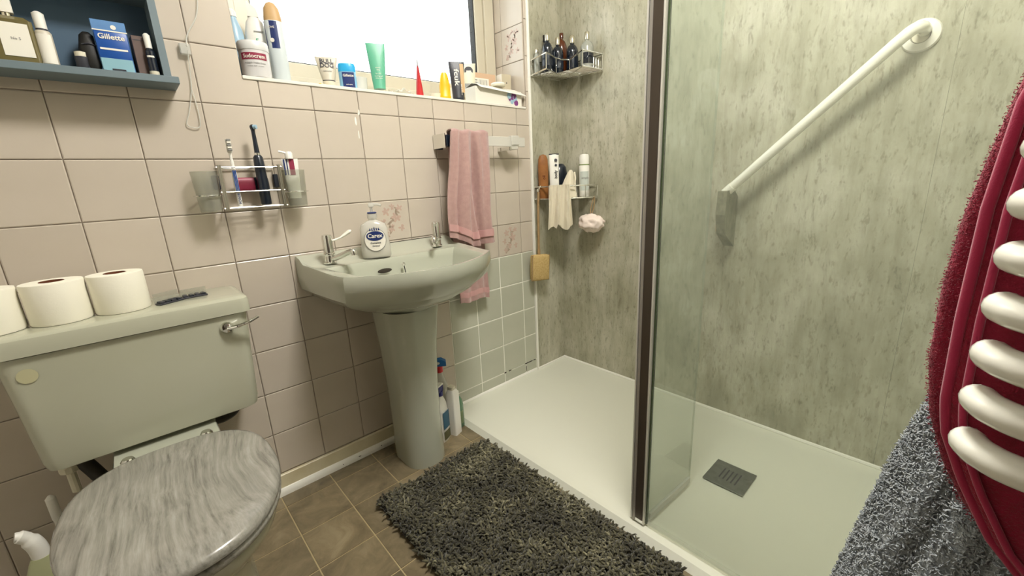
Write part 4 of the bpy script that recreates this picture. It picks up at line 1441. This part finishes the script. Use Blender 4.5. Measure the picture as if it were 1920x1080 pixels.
bm = B(); box(bm, -.006, .02, -.0228, -.0218, .150, .153); obj('grey_line', bm, 'greyprint', t, local=True, smooth=0)
text('label_text', '5', .02, flat_map(-.0227, .118), 'teal', t)
t = thing('tall_flask', 'tall white flask with tan cap and dark blue label on the sill', 'bottle', (.540, .070, S0), math.radians(-18))
bm = B(); loft(bm, oval_rings([(.022, .018, 0), (.025, .021, .005), (.026, .021, .175), (.025, .020, .178)], 24, 2.3)); obj('body', bm, M('pale_blue_white', '#cfd8da', .4), t, local=True)
bm = B(); loft(bm, oval_rings([(.025, .020, .178), (.025, .020, .188), (.021, .018, .214), (.012, .011, .228), (.004, .004, .232)], 24, 2.3)); obj('cap', bm, 'tan', t, local=True)
bm = B(); patch(bm, .026, -PI * .95, -PI * .38, .10, .176, sx=1, sy=.81); obj('blue_label', bm, 'navy2', t, local=True)
bm = B(); lathe(bm, [(.006, 0), (.006, .0006)], 14); o = obj('label_dot', bm, 'card', t, local=True); o.location = (-.009, -.0215, .122); o.rotation_euler = (PI / 2, 0, -.3)
text('label_text', 'DOVE', .008, cyl_map(.0235, .155, -PI * .62, .0012), 'card', t)

def dish(name, label, loc, r, h, mat='clear', cat='dish', sx=1):
    bm = B()
    n = 26
    prof = [(r * .8, 0), (r * .9, .002), (r, h), (r * .94, h), (r * .82, .004), (.001, .003)]
    loft(bm, [[(q * sx * math.cos(2 * PI * i / n), q * math.sin(2 * PI * i / n), z) for i in range(n)] for q, z in prof])
    o = tag(obj(name, bm, mat), label, cat)
    o.location = loc
    return o
dish('clear_saucer', 'low clear saucer lying between tall flask and stone-coloured tube', (.592, .045, S0), .022, .008, cat='saucer')

t = thing('face_cream_tube', 'stone-coloured squeezy tube with black lettering upright on the sill', 'tube', (.676, .040, S0), math.radians(-20))
bm = B(); lathe(bm, [(.019, 0), (.020, .002), (.020, .018), (.018, .0185)], 24, 1, .8); obj('cap', bm, 'cream_p', t, local=True)
bm = B(); lathe(bm, [(.0196, .0185), (.0198, .021)], 24, 1, .8); obj('dark_ring', bm, 'charcoal', t, local=True)
bm = B(); crimped(bm, .040, .032, .070, .072, .021); obj('tube', bm, 'stone', t, local=True)
def tmap(x0, z0, w0, d0, h, base, off=.0012):
    return lambda u, v: (x0 + u, crimp_y(w0, d0, h, base, z0 + v) - off + 5 * (x0 + u) ** 2 * max(0, 1 - (z0 + v - base) / h), z0 + v)
text('label_text', 'BULL', .019, tmap(0, .074, .04, .032, .072, .021), 'charcoal', t)
text('label_text', 'DOG', .019, tmap(0, .060, .04, .032, .072, .021), 'charcoal', t)
text('label_text', 'moisturiser', .006, tmap(0, .047, .04, .032, .072, .021), 'greyprint', t)
t = thing('yellow_razor_head', 'small yellow plastic piece lying by the stone-coloured tube', 'razor', (.648, .022, S0), .3)
bm = B(); box(bm, -.014, .014, -.005, .005, 0, .006, .002, 2); obj('piece', bm, 'yellow', t, local=True)
bm = B(); box(bm, -.010, .010, -.006, -.004, .001, .005, .0005, 1); obj('edge', bm, 'cream_p', t, local=True)

t = thing('deodorant_stick', 'bright blue deodorant stick with dark blue label on the sill', 'deodorant', (.742, .040, S0), math.radians(-22))
bm = B(); loft(bm, oval_rings([(.026, .014, 0), (.028, .016, .003), (.028, .016, .055)], 26, 2.6)); obj('body', bm, M('light_blue_plastic', '#8fc4e4', .3), t, local=True)
bm = B(); loft(bm, oval_rings([(.0285, .0165, .055), (.0285, .0165, .072), (.026, .015, .080), (.022, .010, .082)], 26, 2.6)); obj('cap', bm, 'sky', t, local=True)
bm = B(); sheet(bm, [[(x, -.0175 + 2.5 * x * x, z) for x in np.linspace(-.017, .021, 8)] for z in (.003, .052)]); obj('dark_label', bm, 'navy2', t, local=True)
text('label_text', 'Gillette', .0115, lambda u, v: (.002 + u, -.0183 + 2.5 * u * u, .038 + v), 'card', t)
text('label_text', 'cool wave', .005, lambda u, v: (.002 + u, -.0183 + 2.5 * u * u, .012 + v), 'card', t)
dish('pale_green_box', 'pale aqua translucent pot between deodorant and green tube', (.800, .075, S0), .026, .05, 'frost', 'pot')

t = thing('green_tube', 'tall green squeezy tube upright in the middle of the sill', 'tube', (.857, .040, S0), math.radians(-22))
bm = B(); lathe(bm, [(.021, 0), (.022, .002), (.022, .012), (.020, .013)], 24, 1, .8); obj('cap', bm, 'clear', t, local=True)
bm = B(); crimped(bm, .042, .034, .066, .150, .013); obj('tube', bm, 'teal', t, local=True)
for k, z in enumerate((.045, .052, .060, .072, .080)):
    text('label_text', ('aloe vera', 'cooling gel', 'for skin', '99%', 'natural')[k], .0065, tmap(0, z, .042, .034, .150, .013), 'card', t, bold=False)
dish('glass_dish', 'low clear dish just right of the green tube', (.905, .030, S0), .020, .014)
t = thing('clear_packet', 'crumpled clear plastic packet lying on the sill', 'packet', (.950, .035, S0))
bm = B()
g = [[(-.034 + .068 * i / 12, -.018 + .036 * j / 6, .003 + (.024 * math.sin(PI * j / 6) ** .6) * (.75 + .25 * math.sin(i * 1.3)) * (.4 + .6 * math.sin(PI * min(.97, max(.03, i / 12))))) for i in range(13)] for j in range(7)]
sheet(bm, g, .001); obj('film', bm, 'clear', t, local=True)
bm = B(); box(bm, -.026, .02, -.010, .010, 0, .004, .001, 1); obj('contents', bm, 'frost', t, local=True)

t = thing('red_squeeze_tube', 'red squeezed tube tapering to a thin upright end on the sill', 'tube', (1.020, .035, S0), math.radians(60))
bm = B(); crimped(bm, .030, .030, .034, .125, 0, th=.001); obj('tube', bm, 'red', t, local=True)
bm = B(); box(bm, -.017, .017, -.0016, .0016, .105, .128, .0004, 1); obj('crimped_end', bm, 'greyprint', t, local=True)
bm = B(); sheet(bm, [[(x, crimp_y(.03, .03, .125, 0, z) - .0015, z + x * .5) for x in (-.010, 0, .010)] for z in (.03, .042)]); obj('pale_swirl', bm, 'card', t, local=True)

dish('ridged_bowl', 'small cream ridged bowl behind the yellow tube', (1.105, .055, S0), .024, .022, 'cream_p', 'bowl')
t = thing('sun_cream_bottle', 'yellow bottle with white pointed nozzle on the sill', 'bottle', (1.135, .030, S0), math.radians(-25))
bm = B(); loft(bm, oval_rings([(.020, .013, 0), (.023, .015, .004), (.023, .015, .012), (.0215, .014, .014), (.022, .014, .05), (.015, .011, .088), (.010, .009, .098)], 24, 2.2)); obj('body', bm, 'yellow', t, local=True)
bm = B(); lathe(bm, [(.0095, .098), (.007, .108), (.002, .124)], 16); obj('nozzle', bm, 'white', t, local=True)
t = thing('white_pot', 'white slim pot squeezed between yellow bottle and dark tube', 'pot', (1.178, .058, S0))
bm = B(); lathe(bm, [(.016, 0), (.017, .002), (.017, .052), (.012, .056)], 20); obj('pot', bm, 'white', t, local=True)
bm = B(); lathe(bm, [(.0175, .05), (.0175, .066), (.014, .068)], 20); obj('lid', bm, 'cream_p', t, local=True)

t = thing('shower_gel_tube', 'dark charcoal tube with white sideways lettering on the sill', 'tube', (1.200, .030, S0), math.radians(-28))
bm = B(); lathe(bm, [(.022, 0), (.023, .002), (.023, .010)], 24, 1, .75); obj('cap', bm, 'navy', t, local=True)
bm = B(); crimped(bm, .046, .034, .064, .138, .010); obj('tube', bm, 'charcoal', t, local=True)
bm = B(); sheet(bm, [[(x, tmap(0, 0, .046, .034, .138, .010, .0008)(x, z)[1], z) for x in (.012, .020, .027)] for z in (.03, .06, .1, .140)]); obj('brown_band', bm, 'tan', t, local=True)
text('label_text', 'fcuk', .036, lambda u, v: (lambda x, z: (x, tmap(0, 0, .046, .034, .138, .010, .0016)(x, z)[1], z))(-.004 + v * .75 - .008, .088 - u * 1.05), 'card', t)
text('label_text', 'bath & shower', .007, lambda u, v: (lambda x, z: (x, tmap(0, 0, .046, .034, .138, .010, .0016)(x, z)[1], z))(.012 + v, .040 - u), 'card', t)

t = thing('hand_cream_tube', 'cream tube with round black badge behind the open carton', 'tube', (1.316, .101, S0), math.radians(-30))
bm = B(); lathe(bm, [(.020, 0), (.021, .002), (.021, .02)], 24, 1, .75); obj('cap', bm, 'white', t, local=True)
bm = B(); crimped(bm, .044, .034, .064, .152, .02); obj('tube', bm, M('pale_cream_tube', '#d8d4bc', .4), t, local=True)
bm = B(); b_ = ell_face(.019, .017, .142, -.0055, 24, 0, 0); bm.free(); obj('black_badge', b_, 'charcoal', t, local=True, smooth=0)
text('label_text', 'simply', .009, flat_map(-.0060, .139), 'card', t)
bm = B(); sheet(bm, [[(x, tmap(0, 0, .044, .034, .140, .02, .001)(x, z)[1], z) for x in (-.02, 0, .02)] for z in (.06, .075, .09)]); obj('grey_panel', bm, 'greyprint', t, local=True)

t = thing('peach_carton', 'peach carton with barcode panel standing against the window reveal', 'box', (1.418, .140, S0), math.radians(-4))
bm = B(); box(bm, -.070, .070, -.016, .016, 0, .150, .001, 1); obj('carton', bm, 'card_pink', t, local=True)
bm = B(); box(bm, -.056, .030, -.0168, -.016, .078, .128); obj('white_panel', bm, 'card', t, local=True, smooth=0)
for k in range(9):
    w = (.001, .0022, .0014)[k % 3]
    bm = B(); box(bm, -.026 + .0055 * k, -.026 + .0055 * k + w, -.0174, -.0168, .084, .122); obj('barcode_bar', bm, 'greyprint', t, local=True, smooth=0)
for k in range(4):
    bm = B(); box(bm, -.053, -.034, -.0174, -.0168, .086 + .010 * k, .091 + .010 * k); obj('print_line', bm, 'greyprint', t, local=True, smooth=0)

t = thing('open_carton', 'white opened carton with purple print lying at the right of the sill', 'box', (1.400, .040, S0))
x0, x1, y0, y1, h = -.130, .140, -.036, .034, .062
bm = B()
th_ = .0012
box(bm, x0, x1, y0, y1, 0, th_); box(bm, x0, x1, y0, y0 + th_, th_, h); box(bm, x0, x1, y1 - th_, y1, th_, h)
box(bm, x0, x0 + th_, y0 + th_, y1 - th_, th_, h); box(bm, x1 - th_, x1, y0 + th_, y1 - th_, th_, h)
obj('carton', bm, 'card', t, local=True, smooth=0)
bm = B(); sheet(bm, [[(x0, y1, h + .001), (x1, y1, h + .001)], [(x0 + .01, 0, h + .016), (x1 - .005, 0, h + .012)], [(x0 + .004, y0 - .006, h + .006), (x1 + .012, y0 - .012, h - .014)], [(x0 + .016, y0 - .016, h - .006), (x1 + .016, y0 - .016, h - .020)]], .001); obj('lid_flap', bm, 'white', t, local=True, smooth=0)
for k in range(16):
    rr = random.Random(k)
    bm = B(); lathe(bm, [(.0075 + .006 * rr.random(), 0), (.002, .0006)], 10); o = obj('purple_print', bm, 'purple' if k % 3 else 'paleblue', t, local=True)
    o.location = (.062 + .045 * rr.random(), y0 - .0002 - .0001 * k, .010 + .040 * rr.random()); o.rotation_euler = (PI / 2, 0, 0)
text('flap_text', 'BT', .016, lambda u, v: (-.09 + u, -.02 + v, h + .018), 'paleblue', t)
t = thing('small_white_box', 'small white box nearest the shower trim on the sill', 'box', (1.526, .100, S0), math.radians(-6))
bm = B(); box(bm, -.030, .024, -.020, .020, 0, .150, .0008, 1); obj('carton', bm, M('sand_card', '#c3b8a0', .6), t, local=True)
bm = B(); box(bm, -.0312, -.030, -.020, .020, .001, .149); obj('white_side', bm, 'card', t, local=True, smooth=0)
text('side_text', 'argan', .014, lambda u, v: (-.0316, .012 - v, .075 + u), 'greyprint', t)
bm = B(); lathe(bm, [(.003, 0), (.003, .0005)], 10); o = obj('print_dot', bm, 'charcoal', t, local=True); o.location = (-.003, -.0202, .112); o.rotation_euler = (PI / 2, 0, 0)
t = thing('round_tin', 'shallow white tin resting on top of the open carton', 'tin', (1.435, .044, S0 + .0806))
bm = B(); lathe(bm, [(.030, 0), (.032, .002), (.032, .008), (.030, .010)], 28); obj('tin', bm, 'cream_p', t, local=True)
bm = B(); lathe(bm, [(.0325, .008), (.0325, .013), (.029, .015)], 28); obj('lid', bm, 'white', t, local=True)

# ------------------------------------------------------------------ cleaning bottles by the pedestal
t = thing('cleaner_spray', 'white spray cleaner with dark blue trigger nearest the pedestal', 'spray bottle', (.868, -.150, FLOOR), math.radians(25))
bm = B(); loft(bm, oval_rings([(.030, .019, 0), (.033, .021, .005), (.033, .021, .12), (.027, .018, .165), (.013, .012, .195), (.012, .012, .205)], 24, 2.6)); obj('body', bm, 'white', t, local=True)
bm = B(); lathe(bm, [(.014, .203), (.014, .222)], 16); box(bm, -.020, .016, -.011, .011, .220, .246, .004, 2); obj('trigger_head', bm, M('deep_blue_trigger', '#23246e', .35), t, local=True)
bm = B(); box(bm, -.021, .018, -.0115, .0115, .244, .252, .003, 1); obj('white_top', bm, 'white', t, local=True)
bm = B(); sheet(bm, [[(x, -.0225 + 3 * x * x, z) for x in np.linspace(-.022, .022, 7)] for z in (.06, .135)]); obj('teal_label', bm, M('deep_teal_label', '#1f5a78', .4), t, local=True)
bm = B(); sheet(bm, [[(x, -.0225 + 3 * x * x, z) for x in np.linspace(-.022, .022, 7)] for z in (.012, .05)]); obj('olive_label', bm, M('olive_label', '#5d5c3c', .5), t, local=True)
t = thing('white_cleaner_bottle', 'tall slim white cleaner bottle between the spray cleaner and trigger spray', 'bottle', (.930, -.146, FLOOR), math.radians(20))
bm = B(); loft(bm, [rrect(0, 0, .022, .020, .006, z, 4) for z in (0, .19)] + [rrect(-.002, 0, .014, .014, .006, .205, 4)]); obj('body', bm, 'white', t, local=True)
bm = B(); loft(bm, [rrect(-.002, 0, .013, .013, .004, z, 3) for z in (.205, .218)]); obj('cap', bm, 'cream_p', t, local=True)
t = thing('trigger_spray', 'clear spray bottle with blue and red trigger head against the wall', 'spray bottle', (.930, -.062, FLOOR), math.radians(-30))
bm = B(); loft(bm, oval_rings([(.034, .022, 0), (.037, .025, .006), (.036, .024, .14), (.028, .020, .20), (.014, .013, .245), (.013, .013, .258)], 24, 2.4)); obj('body', bm, 'frost', t, local=True)
bm = B(); lathe(bm, [(.0155, .256), (.0155, .282), (.012, .284)], 18); obj('red_collar', bm, 'red', t, local=True)
bm = B()
loft(bm, [[(x, y, z) for y, z in ((-.012, .283), (.012, .283), (.012, .283 + hh_), (0, .290 + hh_), (-.012, .283 + hh_))] for x, hh_ in ((-.052, .018), (-.048, .024), (-.02, .030), (.012, .030), (.030, .018))])
obj('blue_head', bm, 'blue_cap', t, local=True)
bm = B(); tube(bm, curve_pts([(-.022, 0, .284), (-.034, 0, .268), (-.036, 0, .246), (-.030, 0, .238)], 4), .0055, 8); obj('trigger', bm, 'maroon', t, local=True)
bm = B(); lathe(bm, [(.010, 0), (.010, .001)], 18, 1, .6); o = obj('white_badge', bm, 'card', t, local=True); o.location = (-.006, -.0122, .299); o.rotation_euler = (PI / 2, 0, 0)
t = thing('green_cleaner_bottle', 'green cleaner bottle standing at the corner of the shower tray', 'bottle', (.972, -.115, FLOOR), math.radians(10))
bm = B(); loft(bm, oval_rings([(.022, .020, 0), (.024, .022, .004), (.024, .022, .105), (.020, .018, .125), (.012, .012, .140), (.004, .004, .145)], 22, 2.3)); obj('body', bm, 'green_liq', t, local=True)
bm = B(); patch(bm, .024, -PI * .9, -PI * .1, .02, .08, sy=.92); obj('label_wrap', bm, M('olive_green_label', '#6b7d58', .5), t, local=True)

# ------------------------------------------------------------------ shaggy rug
def strands(name, base, nrm, length, width, seed, tone, mat, parent, bend=.8, lean=None):
    """many short tapering curled tufts joined into one mesh"""
    g_ = np.random.default_rng(seed)
    n = len(base)
    L = length * g_.uniform(.7, 1.25, n)[:, None]
    W = width * g_.uniform(.7, 1.2, n)[:, None]
    rd = g_.normal(size=(n, 3))
    tang = rd - (rd * nrm).sum(1, keepdims=True) * nrm
    tang /= np.linalg.norm(tang, axis=1, keepdims=True) + 1e-9
    if lean is not None:
        tang = tang + lean
        tang /= np.linalg.norm(tang, axis=1, keepdims=True) + 1e-9
    side = np.cross(nrm, tang)
    p0 = base
    p1 = base + nrm * L * .55 + tang * L * .25 * bend
    p2 = base + nrm * L * .80 + tang * L * .75 * bend
    p3 = base + nrm * L * .78 + tang * L * 1.05 * bend
    verts = []
    for k, (p, w) in enumerate(((p0, .8), (p1, 1.0), (p2, .9))):
        ax = nrm if k < 1 else (nrm * .5 - tang * .5)
        bx_ = tang if k == 0 else (nrm * .6 - tang * .6)
        for a in (0, 2.094, 4.189):
            verts.append(p + (side * math.cos(a) + bx_ * math.sin(a)) * W * w * .5)
    verts.append(p3)
    V = np.stack(verts, 1).reshape(-1, 3)
    F = []
    for a, b in ((0, 3), (3, 6)):
        for i in range(3):
            j = (i + 1) % 3
            F.append((a + i, a + j, b + j)); F.append((a + i, b + j, b + i))
    for i in range(3):
        F.append((6 + i, 6 + (i + 1) % 3, 9))
    F = np.array(F)
    allF = (F[None] + (np.arange(n) * 10)[:, None, None]).reshape(-1, 3)
    me = bpy.data.meshes.new(name)
    me.vertices.add(len(V)); me.vertices.foreach_set('co', V.ravel())
    me.loops.add(allF.size); me.loops.foreach_set('vertex_index', allF.ravel().astype(np.int32))
    me.polygons.add(len(allF)); me.polygons.foreach_set('loop_start', np.arange(0, allF.size, 3, dtype=np.int32))
    me.update(calc_edges=True)
    if tone is not None:
        at = me.attributes.new('tone', 'FLOAT', 'POINT')
        at.data.foreach_set('value', np.repeat(tone, 10).astype(np.float32))
    me.polygons.foreach_set('use_smooth', np.ones(len(allF), dtype=bool))
    o = link_mesh(name, me, mat, parent)
    o['kind'] = 'stuff'
    return o

rg = thing('bath_rug', 'shaggy dark grey bath rug on the brown floor tiles', 'rug', (.735, -.70, FLOOR))
RXa, RXb, RYa, RYb = .500, .972, -1.125, -.300
bm = B(); box(bm, RXa + .008, RXb - .008, RYa + .008, RYb - .008, FLOOR + .0005, FLOOR + .009, .003, 1)
obj('backing', bm, 'rugback', rg)
NS = 15000
bx_ = rng.uniform(RXa + .006, RXb - .006, NS); by_ = rng.uniform(RYa + .006, RYb - .006, NS)
big = np.array([mnoise.noise(Vector((x * 9, y * 9, 3.1))) for x, y in zip(bx_, by_)])
fine = rng.normal(0, .16, NS)
tone = np.clip(.32 + .45 * big + fine, 0, 1)
base = np.stack([bx_, by_, np.full(NS, FLOOR + .008)], 1)
nr = np.zeros((NS, 3)); nr[:, 2] = 1
nr[:, :2] += rng.normal(0, .28, (NS, 2))
nr /= np.linalg.norm(nr, axis=1, keepdims=True)
strands('pile', base, nr, .023, .0085, 3, tone, 'rug', rg, .8)

# ------------------------------------------------------------------ radiator and towels at the right
rd = thing('towel_radiator', 'white bowed-tube towel radiator hung with towels at the right edge', 'radiator', (.62, -1.78, .55))
def bow_tube(z):
    ctrl = [(.563, -1.5165, z), (.557, -1.5185, z), (.545, -1.526, z), (.534, -1.545, z), (.528, -1.60, z), (.520, -1.70, z), (.518, -1.80, z), (.52, -1.90, z), (.54, -2.02, z), (.60, -2.06, z), (.705, -2.065, z)]
    b = B(); cpts = curve_pts(ctrl, 6)
    d0 = (cpts[0] - cpts[1]).normalized()
    tips = [cpts[0] + d0 * .0125 * math.sin(a) for a in (1.5, 1.2, .8, .4)]
    tube(b, tips + cpts, [.0125 * math.cos(a) for a in (1.5, 1.2, .8, .4)] + [.0125] * len(cpts), 16)
    return b
for k in range(-1, 7):
    obj('tube', bow_tube(1.032 - .0393 * k), 'white_gloss', rd)
bm = B(); tube(bm, [(.722, -2.065, .60), (.722, -2.065, 1.20)], .018, 14); obj('upright', bm, 'white_gloss', rd)
bm = B(); tube(bm, [(.615, -1.545, 1.098), (.615, -2.03, 1.098), (.66, -2.065, 1.098), (.722, -2.065, 1.098)], .011, 12); obj('rear_rail', bm, 'white_gloss', rd)
bm = B(); tube(bm, [(.69, -1.70, .80), (.69, -2.03, .80), (.70, -2.065, .80), (.722, -2.065, .80)], .011, 12); obj('rear_rail', bm, 'white_gloss', rd)
for z in (.66, 1.14):
    bm = B(); tube(bm, [(.735, -2.065, z), (NX - .001, -2.065, z)], .012, 10); obj('wall_bracket', bm, 'white_gloss', rd)

rt = thing('bath_towel', 'crimson bath towel with stitched hem hanging behind the radiator tubes', 'towel', (.62, -1.7, .66))
OUT = [(.655, -1.560), (.665, -1.551), (.695, -1.526), (.731, -1.507), (.781, -1.490), (.834, -1.482), (.906, -1.480), (.972, -1.483), (1.024, -1.490), (1.085, -1.499), (1.12, -1.51)]
HEM = [(.655, -1.575), (.689, -1.546), (.738, -1.521), (.781, -1.504), (.812, -1.499), (.89, -1.4965), (.986, -1.4965), (1.066, -1.502), (1.12, -1.515)]
def hang(prof, x0, xw, nz=50, ny=26, yend=-1.98, z0=.66, z1=1.115):
    g_ = []
    for j in range(nz + 1):
        z = z0 + (z1 - z0) * j / nz
        ye = interp(prof, z)
        row = []
        for i in range(ny + 1):
            s_ = (i / ny) ** 1.8
            y = ye + (yend - ye) * s_
            row.append((x0 + xw * math.sin(7 * z + 5 * s_) + .012 * math.exp(-i / 2.0) , y, z))
        g_.append(row)
    return g_
bm = B(); sheet(bm, hang(OUT, .632, .003), .012); obj('back_layer', bm, 'redcloth', rt, smooth=80)
bm = B(); sheet(bm, hang(HEM, .597, .003), .006); obj('front_layer', bm, 'redcloth', rt, smooth=80)
for off, rr_ in ((0.0, .0042), (-.011, .0030)):
    bm = B(); tube(bm, [(.603 - .010 * (off < 0), interp(HEM, z) + off, z) for z in np.linspace(.665, 1.112, 40)], rr_, 8); obj('hem', bm, 'redhem', rt, smooth=80)
# fuzzy pile along the free edge
gp = hang(OUT, .632, .003, 160, 10)
pts = []
for row in gp:
    for i in range(0, 4):
        for q in range(10):
            f_ = random.random()
            a, b = row[i], row[i + 1]
            pts.append((a[0] + (b[0] - a[0]) * f_ - .004 + random.uniform(-.009, .005), a[1] + (b[1] - a[1]) * f_ + (.001 if i == 0 else 0), a[2] + random.uniform(-.0015, .0015)))
pts = np.array(pts)
nn = np.tile(np.array([-.75, .66, 0.0]), (len(pts), 1)) + np.random.default_rng(5).normal(0, .35, (len(pts), 3))
nn /= np.linalg.norm(nn, axis=1, keepdims=True)
strands('terry_loops', pts, nn, .0022, .0009, 9, None, 'redcloth', rt, .5)

gt = thing('bath_sheet', 'slate grey fluffy towel flaring out below the crimson towel', 'towel', (.69, -1.6, .2))
GOUT = [(.18, -1.395), (.30, -1.415), (.435, -1.437), (.55, -1.454), (.64, -1.468), (.70, -1.479), (.745, -1.490), (.80, -1.505)]
def grey(z, s_):
    ye = interp(GOUT, z)
    y = ye + (-1.95 - ye) * s_
    fl = (0.80 - z)
    x = .742 - .10 * min(1, s_ * 9) ** .7 - .05 * fl * min(1, s_ * 6) + .010 * math.sin(s_ * 42 + 5 * z) + .004 * math.sin(s_ * 90 - 11 * z)
    return (x, y, z)
g_ = [[grey(.18 + .60 * j / 60, (i / 60) ** 1.6) for i in range(61)] for j in range(61)]
bm = B(); sheet(bm, g_, .010); obj('cloth', bm, 'greycloth', gt, smooth=80)
P_, N_ = [], []
gr = random.Random(11)
for k in range(15000):
    z, s_ = gr.uniform(.30, .78), gr.random() ** 2.2 * .5
    p = Vector(grey(z, s_)); e = 1e-3
    n_ = (Vector(grey(z, s_ + e)) - p).cross(Vector(grey(z + e, s_)) - p)
    if n_.length < 1e-12:
        continue
    n_.normalize()
    if n_.x > 0 and n_.y < 0 or n_.x > .5:
        n_ = -n_
    P_.append(p + n_ * .001); N_.append(n_)
P_, N_ = np.array([tuple(p) for p in P_]), np.array([tuple(p) for p in N_])
N_ = N_ + np.random.default_rng(2).normal(0, .3, N_.shape); N_ /= np.linalg.norm(N_, axis=1, keepdims=True)
strands('terry_loops', P_, N_, .0055, .0020, 12, None, 'greycloth', gt, 1.0)

# ------------------------------------------------------------------ ceiling lamp, added out of view to brighten the room
cl = thing('added_fill_lamp', 'added round white fill lamp on the ceiling, out of view', 'lamp', (.78, -1.12, CEIL - .06))
bm = B(); lathe(bm, [(.21, .045), (.21, .0599)], 40); obj('base_plate', bm, 'white', cl, local=True)
bm = B(); lathe(bm, [(.05, -.03), (.13, -.016), (.19, .014), (.205, .045)], 40)
obj('diffuser', bm, emit('fill_lamp_glow', (1.0, .965, .90, 1), FILL_STRENGTH), cl, local=True)
